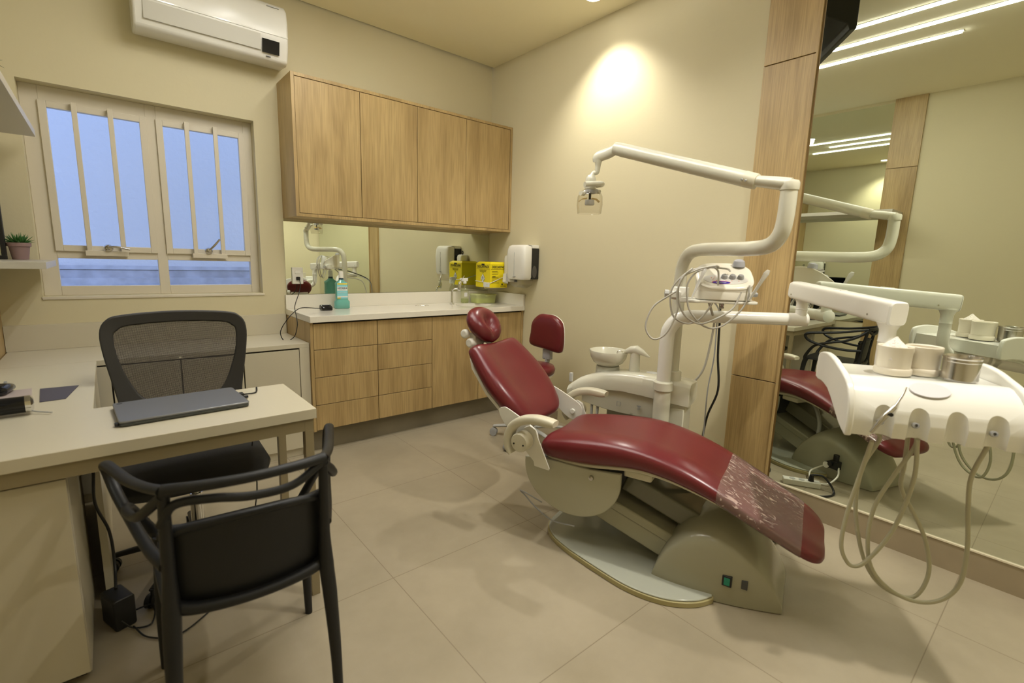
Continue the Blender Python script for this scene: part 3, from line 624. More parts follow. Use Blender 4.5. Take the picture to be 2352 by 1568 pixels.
# ------------------------------------------------ black plastic armchair (back towards the camera)
PL = mat('black_polypropylene', (.008, .0083, .009), .48, spec=.45)
ar = thing('armchair', 'black plastic armchair with interwoven loop back in front of the desk', 'chair', (-2.530, -2.19, 0), math.radians(-4))
def L3(name, pts, r, sm=7, flat=(1, 1)): return M().tube(pts, r, 12, smooth=sm, flat=flat).build(name, PL, ar)
# seat
rect_loft([((0, .22, .462), (.17, 0, 0), (0, 0, .006)), ((0, .205, .465), (.200, 0, 0), (0, 0, .011)), ((0, .0, .458), (.210, 0, 0), (0, 0, .012)), ((0, -.15, .456), (.195, 0, 0), (0, 0, .012)), ((0, -.21, .465), (.172, 0, 0), (0, 0, .011))], 32, 4).build('seat', PL, ar)
# curved back panel rising from the seat
R = []
for z, y, hw, c_ in ((.462, -.215, .170, .03), (.50, -.228, .172, .035), (.56, -.236, .176, .04), (.62, -.242, .178, .042), (.66, -.246, .178, .042), (.68, -.248, .174, .042)):
    top = []; bot = []
    for k in range(21):
        s_ = -1 + 2 * k / 20; x = hw * s_; yy = y + c_ * s_ * s_ - .0; zz = z + (.012 * s_ if 0 else 0)
        top.append(Vector((x, yy - .006, zz))); bot.append(Vector((x, yy + .006, zz)))
    R.append(top + bot[::-1])
M().rings(R).build('back_panel', PL, ar)
for s_ in (-1, 1):
    L3('leg', [(s_ * .215, .222, 0), (s_ * .210, .218, .22), (s_ * .198, .205, .40), (s_ * .195, .19, .465)], [.0125, .016, .021, .022])
    L3('leg', [(s_ * .186, -.262, 0), (s_ * .184, -.252, .20), (s_ * .178, -.236, .38), (s_ * .174, -.222, .47), (s_ * .172, -.226, .56), (s_ * .170, -.240, .68), (s_ * .168, -.252, .755), (s_ * .166, -.258, .785)], [.012, .015, .019, .020, .0145, .013, .012, .012])
    # outer arm loop: from the top rail corner forward to a raised tip, down and back to the upright
    L3('arm_loop', [(s_ * .168, -.258, .787), (s_ * .202, -.17, .768), (s_ * .240, -.04, .742), (s_ * .276, .09, .728), (s_ * .298, .175, .715), (s_ * .296, .195, .685), (s_ * .280, .150, .64), (s_ * .246, .03, .605), (s_ * .208, -.12, .588), (s_ * .178, -.225, .592)], [.012, .012, .0125, .013, .014, .0135, .0125, .012, .012, .012], flat=(1.15, .9))
    L3('arm_loop', [(s_ * .168, -.258, .775), (s_ * .208, -.19, .715), (s_ * .232, -.10, .67), (s_ * .252, .0, .645), (s_ * .252, .12, .60), (s_ * .220, .19, .50), (s_ * .197, .20, .45)], [.012, .012, .011, .011, .012, .014, .016])
# top rail and the second loop of the back
L3('top_rail', [(-.170, -.257, .787), (-.10, -.280, .790), (0, -.290, .790), (.10, -.280, .790), (.170, -.257, .787)], [.014, .0125, .012, .0125, .014])
L3('back_loop', [(-.178, -.242, .70), (-.150, -.264, .752), (-.08, -.284, .757), (0, -.286, .742), (.09, -.278, .742), (.166, -.258, .778)], .0105)
L3('back_rail', [(-.182, -.205, .655), (-.14, -.228, .672), (0, -.248, .682), (.14, -.228, .672), (.182, -.205, .655)], [.012, .011, .010, .011, .012])
L3('seat_rail', [(-.184, -.20, .475), (-.12, -.225, .462), (0, -.236, .456), (.12, -.225, .462), (.184, -.20, .475)], [.018, .015, .013, .015, .018])

# ------------------------------------------------ cables and adapter on the floor at left
o = thing('power_adapter', 'black power adapter block on the floor beside the pedestal cabinet', 'adapter', (-2.835, -1.63, 0), math.radians(20))
M().prism(rpoly(-.032, 0, .032, .115, .01), 'y', -.05, .05).build('housing', BLACK, o, bev=.004)
o2 = M().tube([(-2.80, -1.62, .02), (-2.74, -1.64, .03), (-2.75, -1.72, .012), (-2.80, -1.70, .006), (-2.83, -1.69, .04)], .003, 8, smooth=6).build('adapter_cord', BLACK); tag(o2, 'short black cord curled beside the power adapter', 'cord')
o2 = M().tube([(-2.862, -1.53, .70), (-2.862, -1.53, .55), (-2.868, -1.53, .42), (-2.84, -1.52, .30), (-2.835, -1.53, .18), (-2.838, -1.60, .115)], .0048, 8, smooth=6).build('hanging_cable', BLACK); tag(o2, 'thick black cord hanging from under the desk to the adapter', 'cord')
# ------------------------------------------------ dental chair (local x: towards the feet, y: towards the right wall)
RZ = math.radians(-72)
dc = thing('dental_chair', 'reclined burgundy dental patient chair on a grey floor base', 'dental chair', (-1.11, -2.02, 0), RZ)
def seatprof(a):
    K = [(.058, .478, .436, .19), (.064, .500, .418, .222), (.085, .516, .408, .238), (.12, .527, .405, .243), (.20, .543, .406, .246), (.30, .557, .415, .246), (.42, .568, .437, .248), (.52, .564, .448, .245), (.62, .547, .440, .240), (.72, .518, .420, .236), (.82, .478, .392, .232), (.92, .430, .352, .228), (1.02, .381, .310, .222), (1.09, .346, .279, .213), (1.14, .319, .258, .196), (1.172, .296, .252, .165), (1.186, .280, .258, .12)]
    return K
def seatring(zt, zb, w_, a, grow=0):
    ring = []; n = 40; zc = (zt + zb) / 2; h = (zt - zb) / 2 + grow; w_ += grow
    for k in range(n):
        t = 2 * math.pi * k / n; c_, s_ = math.cos(t), math.sin(t)
        y = w_ * math.copysign(abs(c_) ** (2 / 5.0), c_); z = h * math.copysign(abs(s_) ** (2 / 3.4), s_)
        if s_ > 0: z += -.009 * math.exp(-(y / (w_ * .42)) ** 2) * s_ + .004 * math.exp(-((abs(y) - w_ * .62) / (w_ * .2)) ** 2) * s_
        if s_ < 0: y *= 1 - .10 * abs(s_)
        ring.append(Vector((a, y, zc + z)))
    return ring
def interp(K, n=4):
    out = []
    for i in range(len(K) - 1):
        p0 = K[max(i - 1, 0)]; p1 = K[i]; p2 = K[i + 1]; p3 = K[min(i + 2, len(K) - 1)]
        for k in range(n):
            t = k / n; out.append(tuple(.5 * ((2 * b) + (c - a) * t + (2 * a - 5 * b + 4 * c - d) * t * t + (3 * b - a - 3 * c + d) * t ** 3) for a, b, c, d in zip(p0, p1, p2, p3)))
    out.append(K[-1]); return out
KS = interp(seatprof(0), 3)
se = M().rings([seatring(zt, zb, w_, a) for a, zt, zb, w_ in KS]).build('seat_cushion', RED, dc, ang=60)
KF = [k for k in KS if .795 < k[0] < 1.125]
M().rings([seatring(zt, zb, w_, a, .0022) for a, zt, zb, w_ in KF], cap=False).build('protective_film', FILM, dc, ang=60)
sh = M().rings([[Vector((a, s_ * (w_ - .05), z)) for s_, z in ((-1, zb + .012), (1, zb + .012), (1, zb - .006), (-1, zb - .006))] for a, zt, zb, w_ in KS[3:-4]]); sh.build('seat_shell', CREAMP, dc, bev=.006)
# backrest
Bd = Vector((-.70, 0, .714)); Bn = Vector((.714, 0, .70)); B0 = Vector((-.045, 0, .515))
KB = [(0, .11, .012), (.012, .150, .032), (.05, .195, .042), (.12, .225, .050), (.21, .243, .054), (.29, .243, .054), (.37, .230, .050), (.43, .215, .046), (.468, .203, .038), (.482, .185, .020)]
def backring(t, w_, h, grow=0):
    ring = []; n = 40
    for k in range(n):
        an = 2 * math.pi * k / n; c_, s_ = math.cos(an), math.sin(an)
        y = w_ * math.copysign(abs(c_) ** (2 / 4.2), c_); q = h * math.copysign(abs(s_) ** (2 / 2.6), s_)
        if s_ > 0: q += (.022 * (abs(y) / w_) ** 2.0 - .026 * math.exp(-(y / (w_ * .5)) ** 4) * math.exp(-((t - .29) / .19) ** 4)) * s_
        if s_ < 0: y *= 1 - .12 * abs(s_)
        ring.append(B0 + Bd * t + Bn * q + Vector((0, y, 0)))
    return ring
M().rings([backring(*k) for k in interp(KB, 4)]).build('backrest_cushion', RED, dc, ang=60)
bs = rect_loft([(B0 + Bd * t - Bn * .05, Vector((0, w_, 0)), Bn * .016) for t, w_ in ((.0, .13), (.06, .19), (.25, .215), (.40, .19), (.46, .15))], 28, 4).build('backrest_shell', WHITE2, dc)
# headrest
hr = M(); Hc = Vector((-.425, 0, .962)); Hu = Vector((-.60, 0, .80)).normalized(); Hn = Vector((.80, 0, .60)).normalized(); n1, n2 = 24, 40; R = []
for i in range(1, n1):
    th_ = math.pi * i / n1; ring = []
    for k in range(n2):
        ph = 2 * math.pi * k / n2; u_ = math.sin(th_) * math.cos(ph); v_ = math.sin(th_) * math.sin(ph); q = math.cos(th_)
        dep = .058 * q
        if q > 0: dep -= .040 * math.exp(-((u_ / .42) ** 2 + (v_ / .36) ** 2)) + .016 * math.exp(-(v_ / .20) ** 2) * (1 if u_ < 0 else 0) * min(1, -u_ * 3) * 1
        ring.append(Hc + Vector((0, 1, 0)) * (u_ * 0 + v_ * .118 * (1 + .08 * u_)) + Hu * (u_ * .105) + Hn * dep)
    R.append(ring)
hr.rings(R).build('headrest', RED, dc, ang=70)
hk = M().tube([Hc - Hn * .05 - Hu * .02, Hc - Hn * .075 - Hu * .09, B0 + Bd * .44 - Bn * .06], .018, 12, smooth=4, flat=(2, .7))
hk.build('headrest_bar', CHROME, dc)
kn = M().lathe([(.018, -.115), (.024, -.11), (.024, -.09), (.02, -.085)], Hc - Hn * .068 - Hu * .005, 20, ax=(0, 1, 0)); kn.lathe([(.020, -.02), (.026, -.01), (.026, .02), (.015, .03)], Hc - Hn * .07 - Hu * .06 + Vector((0, -.09, 0)), 20, ax=(0, 1, 0))
kn.box(Hc - Hn * .07 - Hu * .06 + Vector((-.02, -.08, -.03)), Hc - Hn * .07 - Hu * .06 + Vector((.02, .08, .05)))
kn.build('headrest_joint', WHITE2, dc, bev=.006)
# armrests with their plates
def armrest(s_, b):
    P = [(.168, b, .612), (.135, b, .612), (.07, b, .613), (.005, b, .597), (-.045, b, .560), (-.066, b, .505), (-.064, b, .462), (-.046, b, .432)]
    R = []
    Q = interp([(*p, h) for p, h in zip(P, (.0135, .020, .0205, .0205, .0205, .020, .017, .008))], 5)
    for i in range(len(Q)):
        p = Vector(Q[i][:3]); t = Vector(Q[min(i + 1, len(Q) - 1)][:3]) - Vector(Q[max(i - 1, 0)][:3]); t.normalize(); up = Vector((0, 1, 0)).cross(t); h = Q[i][3]
        R.append([p + Vector((0, 1, 0)) * (.028 * math.copysign(abs(math.cos(a)) ** .6, math.cos(a))) + up * (h * math.copysign(abs(math.sin(a)) ** .6, math.sin(a))) for a in [2 * math.pi * k / 20 for k in range(20)]])
    o = M().rings(R).build('armrest', CREAMP, dc)
    M().lathe([(.001, -.032), (.040, -.030), (.044, -.024), (.044, .026)], (.003, b, .498), 32, ax=(0, 1, 0)).build('pivot_knob', CREAMP, o)
    sc = M()
    for dx in (-.024, .024): sc.lathe([(.004, -.0335), (.004, -.030)], (.003 + dx, b, .492), 10, ax=(0, 1, 0))
    sc.build('screw', DARK, o)
    bi = b - s_ * .036
    # lower plate down to the seat shell
    M().prism([(-.02, .46), (-.01, .55), (.02, .565), (.052, .55), (.062, .52), (.128, .385), (.125, .375), (.05, .378), (.045, .40)], 'y', bi, bi - s_ * .006).build('arm_plate', WHITE2, o, bev=.002)
    bj = bi - s_ * .014
    P2 = [(-.16, .60), (-.135, .62), (-.10, .615), (.02, .56), (.055, .525), (.05, .475), (.01, .455), (-.04, .47), (-.13, .545)]
    M().prism(smoothpoly(P2, 4), 'y', bj, bj - s_ * .006).build('hinge_plate', WHITE2, o, bev=.002)
    M().lathe([(.014, -.003), (.014, .011), (.012, .013)], (.003, bj - s_ * .004, .502), 18, ax=(0, -s_, 0)).build('hinge_pin', WHITE, o)
armrest(-1, -.295); armrest(1, .300)
# seat carriage side shells (half discs) and bar under the seat
sp_ = []
for k in range(33):
    a = math.pi + math.pi * k / 32; sp_.append((.205 + .235 * math.cos(a), .365 + .200 * math.sin(a)))
half = [(-.03, .39)] + sp_ + [(.44, .42), (.30, .405), (.06, .405)]
for s_ in (-1, 1): M().prism(half, 'y', s_ * .205, s_ * .185).build('carriage_shell', mat('carriage_cream', (.44, .425, .32), .25), dc, bev=.004)
B((.04, -.184, .26), (.37, .184, .40)).build('carriage_core', mat('dark_cavity', (.05, .05, .045), .6), dc)
M().lathe([(.001, .012), (.010, .010), (.012, 0)], (.31, -.206, .372), 16, ax=(0, -1, 0)).build('bolt', STEEL, dc)
B((.44, -.17, .400), (.56, .17, .435)).build('cross_bar', CREAMP, dc, bev=.008)
M().tube([(.50, .0, .41), (.60, .05, .385), (.68, .10, .30), (.70, .13, .20)], .012, 10, smooth=5).build('drain_hose', LGREY, dc)
# lifting arm cover: sloping box from the carriage to the base block
def slab(a0, z0, a1, z1, th_, w_):
    d = Vector((a1 - a0, 0, z1 - z0)).normalized(); n_ = Vector((-d.z, 0, d.x)); p, q = Vector((a0, 0, z0)), Vector((a1, 0, z1)); R = []
    for c_ in (p, q): R.append([c_ + n_ * th_ + Vector((0, -w_, 0)), c_ + n_ * th_ + Vector((0, w_, 0)), c_ - n_ * th_ + Vector((0, w_, 0)), c_ - n_ * th_ + Vector((0, -w_, 0))])
    return M().rings(R)
slab(.10, .285, .76, .085, .060, .135).build('lift_arm_cover', mat('lift_arm_shell', (.34, .325, .23), .18, coat=.3), dc, bev=.008, seg=3)
slab(.12, .300, .72, .118, .002, .1358).build('cover_seam', mat('seam', (.24, .23, .16), .4), dc)
slab(.42, .34, .84, .20, .045, .085).build('upper_arm_cover', mat('smoked_shell', (.15, .145, .10), .12, coat=.4), dc, bev=.01, seg=3)
# base block
blk = []
def blkring(a, w_, zs, zt): # arched cross-section: steep flanks up to zs, dome up to zt
    pts = [(-w_, 0.004), (-w_, zs * .5), (-w_ * .995, zs * .92), (-w_ * .97, zs)]
    for k in range(1, 12):
        t = -1 + 2 * k / 12; pts.append((w_ * .97 * math.sin(t * math.pi / 2), zs + (zt - zs) * math.cos(t * math.pi / 2) ** 1.1))
    pts += [(w_ * .97, zs), (w_ * .995, zs * .92), (w_, zs * .5), (w_, .004)]
    return [Vector((a, y, z)) for y, z in pts]
KBk = [(.598, .214, .015, .02), (.606, .217, .055, .075), (.625, .220, .105, .130), (.655, .222, .155, .19), (.70, .222, .198, .25), (.75, .219, .222, .285), (.80, .213, .228, .298), (.86, .204, .220, .290), (.92, .190, .198, .255), (.98, .172, .160, .20), (1.03, .155, .110, .135), (1.065, .142, .055, .065), (1.078, .137, .022, .026)]
M().rings([blkring(*k) for k in interp(KBk, 3)]).build('base_block', GREYB, dc, ang=50)
# floor plate
half_ = [(.045, .0), (.055, .10), (.11, .18), (.20, .235), (.30, .275), (.42, .315), (.53, .345), (.63, .35), (.72, .33), (.80, .28), (.845, .222)]
full = [(a, -b) for a, b in half_[::-1]] + half_[1:]
q = []
for i in range(len(full) - 1):
    p0 = full[max(i - 1, 0)]; p1 = full[i]; p2 = full[i + 1]; p3 = full[min(i + 2, len(full) - 1)]
    for k in range(4):
        t = k / 4; q.append(tuple(.5 * ((2 * b) + (c - a) * t + (2 * a - 5 * b + 4 * c - d) * t * t + (3 * b - a - 3 * c + d) * t ** 3) for a, b, c, d in zip(p0, p1, p2, p3)))
q.append(full[-1])
M().prism(q, 'z', .001, .022).build('plate_edge', EDGE, dc, bev=.002)
M().prism([(.45 + (a - .45) * .985, b * .985) for a, b in q], 'z', .022, .030).build('base_plate', BASEP, dc, bev=.004, seg=3)
# switches on the near flank
def flank(a, z): return a
sw = B((.868, -.206, .082), (.903, -.190, .125)).build('power_switch', BLACK, dc, bev=.002)
B((.875, -.209, .088), (.896, -.205, .119)).build('rocker', mat('green_rocker', (.01, .12, .06), .25, emit=(.01, .3, .14), estr=.15), sw, bev=.002)
B((.935, -.1885, .083), (.957, -.172, .118)).build('fuse_socket', mat('dark_grey_socket', (.06, .06, .06), .4), dc, bev=.001)
# air regulator and tubes on the far flank (seen in the mirror)
rg_ = M().cyl((.86, .205, .10), (.86, .25, .10), .022); rg_.cyl((.885, .22, .115), (.885, .26, .115), .014); rg_.box((.875, .205, .085), (.925, .245, .135)); rg_.cyl((.90, .225, .13), (.90, .225, .175), .016)
rg_.build('air_regulator', BLACK, dc, bev=.002)
M().lathe([(.018, 0), (.020, .002)], (.86, .251, .10), 20, ax=(0, 1, 0)).build('gauge_dial', LW, dc)
M().tube([(.925, .23, .10), (.95, .27, .06), (.93, .33, .012), (.85, .35, .010), (.80, .30, .04), (.83, .23, .08)], .005, 8, smooth=5).build('air_tube', WHITE2, dc)
# cable looping out behind the base
o = M().tube([(-1.02, -1.93, .035), (-1.20, -1.945, .02), (-1.24, -2.01, .018), (-1.21, -2.08, .02), (-1.10, -2.115, .03)], .0045, 8, smooth=6)
c_ = M().tube([(.06, -.185, .17), (-.015, -.20, .20), (-.06, -.19, .20), (-.05, -.16, .165), (.02, -.17, .125), (.12, -.19, .10), (.24, -.20, .115)], .0035, 8, smooth=6).build('control_cable', GREY, dc)

# ------------------------------------------------ power strip on the floor (seen in the mirror)
ps = thing('power_strip', 'white power strip with a black plug on the floor behind the chair base', 'power strip', (-.40, -2.70, .0), math.radians(60))
M().prism(rpoly(-.10, -.025, .10, .025, .006), 'z', .001, .035).build('housing', WHITE2, ps, bev=.003)
for x in (-.05, .0, .05): M().lathe([(.016, 0), (.016, .002)], (x, 0, .035), 20).build('socket', LGREY, ps)
M().cyl((-.05, 0, .036), (-.05, 0, .075), .016, .010).build('plug', BLACK, ps)
o = M().tube([(-.43, -2.745, .075), (-.46, -2.80, .07), (-.42, -2.87, .01), (-.32, -2.84, .007), (-.25, -2.72, .007), (-.20, -2.55, .007), (-.12, -2.38, .02), (-.10, -2.30, .2), (-.12, -2.32, .42), (-.12, -2.37, .60), (-.125, -2.352, .80), (-.16, -2.36, 1.0), (-.35, -2.45, 1.10), (-.50, -2.52, 1.138)], .0062, 8, smooth=7).build('hanging_cable', BLACK)
tag(o, 'black power cord dropping from the scaler console to the power strip', 'cord')
o = M().tube([(-.52, -2.50, 1.135), (-.38, -2.46, 1.08), (-.17, -2.35, 1.0), (-.13, -2.333, .79), (-.13, -2.314, .58), (-.13, -2.314, .31), (-.135, -2.303, .12), (-.18, -2.32, .015), (-.30, -2.42, .006), (-.40, -2.45, .02)], .0038, 8, smooth=7).build('pedal_cable', GREY)
tag(o, 'thin grey cable hanging beside the black cord behind the chair', 'cable')
o = M().tube([(-.55, -2.49, 1.135), (-.45, -2.47, 1.05), (-.26, -2.38, 1.0), (-.21, -2.345, .87), (-.20, -2.312, .72), (-.20, -2.255, .63), (-.205, -2.20, .585), (-.225, -2.17, .57)], .0062, 8, smooth=7).build('water_hose', HOSEW)
tag(o, 'thick grey hose curving from the scaler console down to the cuspidor unit', 'hose')
fp = thing('foot_pedal', 'round black foot pedal on the floor behind the chair base', 'foot pedal', (-.43, -2.42, 0))
M().lathe([(.001, .001), (.085, .001), (.085, .012), (.07, .03), (.035, .04), (.001, .042)], (0, 0, 0), 32).build('housing', mat('dark_pedal', (.05, .05, .045), .4), fp)
M().tube([(-.07, 0, .02), (-.05, 0, .07), (.05, 0, .07), (.07, 0, .02)], .007, 10, smooth=4).build('pedal_handle', CHROME, fp)

# ------------------------------------------------ operator stool
so = thing('dentist_stool', 'burgundy dentist stool with small backrest beside the counter near the right wall', 'stool', (-.480, -1.16, 0), math.radians(-84))
R = []
def lpt(x, z, y): return Vector((x, y, z))
bk = []
ol = smoothpoly([(-.125, -.02), (-.135, -.09), (-.10, -.115), (0, -.125), (.10, -.135), (.135, -.115), (.142, -.03), (.125, .07), (.06, .115), (0, .12), (-.06, .115), (-.115, .06)], 3)
def bp_(f, dy, g): return [Vector((x * f * 1.14, .17 + dy - .9 * (x * f) ** 2 * .6, .795 + z * f * 1.05)) for x, z in ol]
M().rings([bp_(.3, -.035, 0), bp_(.75, -.034, 0), bp_(.92, -.028, 0), bp_(1, -.012, 0), bp_(1, .008, 0), bp_(.97, .018, 0)]).build('backrest', RED, so, ang=60)
M().rings([bp_(.985, .010, 0), bp_(1.0, .018, 0), bp_(.9, .03, 0), bp_(.4, .034, 0)]).build('backrest_shell', WHITE2, so, ang=60)
M().tube([(0, .19, .72), (0, .19, .60), (0, .165, .54), (0, .08, .515)], .016, 12, smooth=5, flat=(1.6, .7)).build('back_bar', GREY, so)
M().box((-.035, .165, .585), (.035, .205, .66)).build('height_clamp', GREY, so, bev=.006)
M().lathe([(.001, .505), (.15, .505), (.172, .52), (.178, .545), (.165, .568), (.10, .580), (.001, .582)], (0, 0, 0), 36).build('seat', RED, so, ang=60)
M().lathe([(.001, .488), (.16, .492), (.17, .508), (.10, .512)], (0, 0, 0), 36).build('seat_shell', WHITE2, so)
M().lathe([(.026, .12), (.026, .32), (.018, .322), (.018, .49)], (0, 0, 0), 20).build('gas_lift', CHROME, so)
M().lathe([(.04, .07), (.045, .09), (.03, .13)], (0, 0, 0), 20).build('hub', LGREY, so)
for k in range(5):
    a = math.radians(-153 + 72 * k); dx, dy = math.cos(a), math.sin(a); r_ = .27
    M().tube([(.03 * dx, .03 * dy, .10), (.15 * dx, .15 * dy, .095), (r_ * dx, r_ * dy, .075)], [.022, .018, .014], 10, flat=(1, .7)).build('base_leg', LGREY, so)
    cs = M(); px, py = -dy, dx
    for sgn in (-1, 1): cs.lathe([(.010, -.008), (.025, -.007), (.025, .007), (.010, .008)], (r_ * dx + px * .012 * sgn, r_ * dy + py * .012 * sgn, .0255), 20, ax=(px, py, 0))
    cs.lathe([(.02, -.017), (.028, -.014), (.028, .014), (.02, .017)], (r_ * dx, r_ * dy, .034), 16, ax=(px, py, 0)); cs.cyl((r_ * dx, r_ * dy, .05), (r_ * dx, r_ * dy, .08), .008); cs.build('castor', GREY, so)

# ------------------------------------------------ cuspidor unit (same axes as the chair)
cu = thing('cuspidor_unit', 'white cuspidor unit with spittoon bowl and water spout behind the dental chair', 'cuspidor', (-1.11, -2.02, 0), RZ)
def arch(x0, x1, f, n=24): return [(x0 + (x1 - x0) * k / n, f(x0 + (x1 - x0) * k / n)) for k in range(n + 1)]
KT = [(-.13, .585), (-.10, .610), (-.06, .640), (0, .668), (.08, .692), (.16, .705), (.25, .711), (.34, .712), (.44, .708), (.52, .700), (.56, .692)]
KL = [(-.12, .538), (-.06, .552), (0, .578), (.08, .595), (.20, .606), (.32, .600), (.44, .588), (.56, .572)]
def ip(K, x):
    for (a, b), (c, d) in zip(K, K[1:]):
        if x <= c: return b + (d - b) * (x - a) / (c - a)
    return K[-1][1]
R = []
for k in range(41):
    x = -.13 + .69 * k / 40; zt, zl = ip(KT, x), ip(KL, x); f0 = .425 + .05 * (1 - math.cos((x - .22) * 1.9)); b1 = .66
    if x > .46: f0 += (x - .46) * .15
    R.append([Vector((x, f0, zl)), Vector((x, f0 - .004, (zl + zt) / 2)), Vector((x, f0 + .004, zt - .018)), Vector((x, f0 + .02, zt - .003)), Vector((x, f0 + .05, zt)), Vector((x, b1 - .03, zt - .012)), Vector((x, b1, zt - .03)), Vector((x, b1, zl))])
M().rings(R).build('top_cover', UNIT, cu, ang=45, bev=.003)
R = []
for k in range(31):
    x = -.04 + .585 * k / 30; zl = ip(KL, x); zb = .475 + (.03 * ((x - .25) / .3) ** 2) + (.05 if x > .43 else 0) * 1; f0 = .45 + .05 * (1 - math.cos((x - .22) * 1.9))
    R.append([Vector((x, f0, zb)), Vector((x, f0 - .01, zl + .002)), Vector((x, .645, zl + .002)), Vector((x, .645, zb))])
M().rings(R).build('lower_body', mat('unit_lower', (.60, .57, .46), .25), cu, ang=45, bev=.003)
B((.455, .452, .10), (.54, .62, .56)).build('support_column', UNIT, cu, bev=.006)
B((.10, .50, .10), (.44, .64, .47)).build('junction_box', mat('grey_cabinet', (.40, .39, .33), .35), cu, bev=.006)
B((.15, .46, .0), (.56, .66, .10)).build('foot', GREYB, cu, bev=.01)
hh = M()
for x in (.02, .055):
    hh.cyl((x, .47, .50), (x, .47, .40), .008); hh.cyl((x, .47, .40), (x, .47, .30), .016, .012)
hh.build('suction_handpieces', LGREY, cu, bev=.001)
for x in (.02, .055): M().tube([(x, .47, .30), (x, .475, .20), (x + .05, .52, .12)], .008, 8, smooth=4).build('suction_hose', HOSEW, cu)
M().lathe([(.008, .05), (.008, .02), (.035, -.02), (.046, -.09), (.04, -.15), (.01, -.19), (.001, -.19)], (.265, .44, .44), 24, sy=.35).build('clear_flap', CLEAR, cu)
B((-.135, .47, .60), (-.115, .49, .655)).build('valve_knob', LGREY, cu, bev=.004)
bowl = M().lathe([(.05, .0), (.062, .006), (.085, .022), (.102, .05), (.110, .088), (.109, .091), (.106, .088), (.097, .052), (.08, .03), (.05, .014), (.001, .008)], (.075, .545, .715), 44); bowl.build('spittoon_bowl', UNIT, cu, ang=50)
M().lathe([(.070, .0), (.066, .045), (.05, .05)], (.075, .545, .670), 36).build('bowl_base', mat('bowl_base', (.50, .50, .42), .3), cu)
M().lathe([(.030, 0), (.026, .115)], (.232, .545, .700), 28).build('spout_column', UNIT, cu)
sp = rect_loft([((.155, .545, .800), (0, .004, 0), (0, 0, .003)), ((.175, .545, .812), (0, .018, 0), (0, 0, .012)), ((.205, .545, .824), (0, .028, 0), (0, 0, .022)), ((.240, .545, .828), (0, .031, 0), (0, 0, .024)), ((.275, .545, .816), (0, .024, 0), (0, 0, .016)), ((.305, .545, .800), (0, .012, 0), (0, 0, .006)), ((.315, .545, .796), (0, .003, 0), (0, 0, .002))], 24, 2.4); sp.build('spout_head', UNIT, cu)
M().tube([(.165, .535, .806), (.145, .53, .812), (.135, .528, .805), (.132, .527, .785)], .0045, 10, smooth=4).build('water_tube', CHROME, cu)
for i, ch_ in enumerate('□▼'): pass
mk = M(); mk.tube([(.19 + .010 * dx, .4385, .53 + .012 * dz) for dx, dz in ((-1, -1), (1, -1), (1, 1), (-1, 1))], .0018, 6, closed=True)
mk.box((.30, .437, .515), (.304, .439, .54)); mk.box((.294, .437, .535), (.316, .439, .541)); mk.box((.308, .437, .52), (.312, .439, .538)); mk.build('printed_symbols', GREY, cu)
M().lathe([(.032, 0), (.032, .004), (.020, .006)], (.33, .56, .703), 24).build('filter_cap', LGREY, cu)
M().lathe([(.009, 0), (.009, .010)], (.375, .52, .705), 16).build('button', CHROME, cu)

# ------------------------------------------------ operating light
ol_ = thing('operating_light', 'white dental operating light on a long bent articulated arm from the cuspidor unit', 'dental lamp')
M().lathe([(.046, .695), (.046, .745), (.043, .75), (.034, .752)], (-.50, -2.30, 0), 28).build('collar', UNIT, ol_)
M().tube([(-.50, -2.30, .70), (-.50, -2.30, 1.0), (-.50, -2.30, 1.22), (-.505, -2.312, 1.31), (-.525, -2.355, 1.362), (-.56, -2.43, 1.378), (-.62, -2.56, 1.379), (-.69, -2.72, 1.378), (-.735, -2.815, 1.388), (-.758, -2.862, 1.425), (-.765, -2.878, 1.49), (-.765, -2.88, 1.605)], [.031] * 9 + [.0305, .030, .030], 24, smooth=6).build('bent_tube', UNIT, ol_, ang=80)
E1 = Vector((-.765, -2.88, 1.60)); HD = Vector((-.905, -2.045, 1.80))
A0 = Vector((-.782, -2.765, 1.632)); A1 = Vector((-.858, -2.115, 1.842))
M().lathe([(.033, -.008), (.034, .0), (.034, .018), (.03, .026), (.001, .034)], E1, 28).build('elbow_cap', UNIT, ol_)
ad = (A1 - A0).normalized()
kj = M().tube([E1 + Vector((0, -.004, .012)), E1 + (A0 - E1) * .5 + Vector((0, 0, .008)), A0 + ad * .02], [.031, .030, .026], 20, smooth=4, flat=(1, .8)); kj.build('knuckle', UNIT, ol_)
M().tube([A0, A0 + ad * .002, A0 + ad * .05], [.024, .030, .0315], 28).build('joint_sleeve', CREAMP, ol_)
M().tube([A0 + ad * .05, A1 - ad * .04], .031, 28).build('spring_arm', UNIT, ol_)
M().tube([A1 - ad * .04, A1 - ad * .002, A1], [.0305, .029, .022], 28).build('joint_sleeve', UNIT, ol_)
ps_ = M()
for pp_, dd in ((A0 + ad * .03, .031), (A0 + ad * .045, .031)): ps_.cyl(pp_ + Vector((-.022, .0, .0)) + Vector((-.008, 0, -.004)), pp_ + Vector((-.035, .002, -.006)), .004, seg=10)
ps_.build('screw', GREY, ol_)
H0 = Vector((-.893, -2.045, 1.795))
M().tube([A1 - ad * .01, A1 + Vector((-.010, .03, -.018)), H0 + Vector((0, 0, .012)), H0 + Vector((0, .006, -.012))], [.022, .024, .024, .020], 18, smooth=5, flat=(.8, 1.1)).build('end_knuckle', UNIT, ol_)
hx, hy, HZ = -.912, -2.02, .042
M().tube([H0 + Vector((0, .0, -.01)), H0 + Vector((.001, .002, -.03)), H0 + Vector((-.0, .006, -.058)), (hx + .012, hy - .006, 1.692 + HZ), (hx + .002, hy, 1.672 + HZ)], [.017, .013, .0115, .011, .012], 16, smooth=5).build('drop_tube', UNIT, ol_)
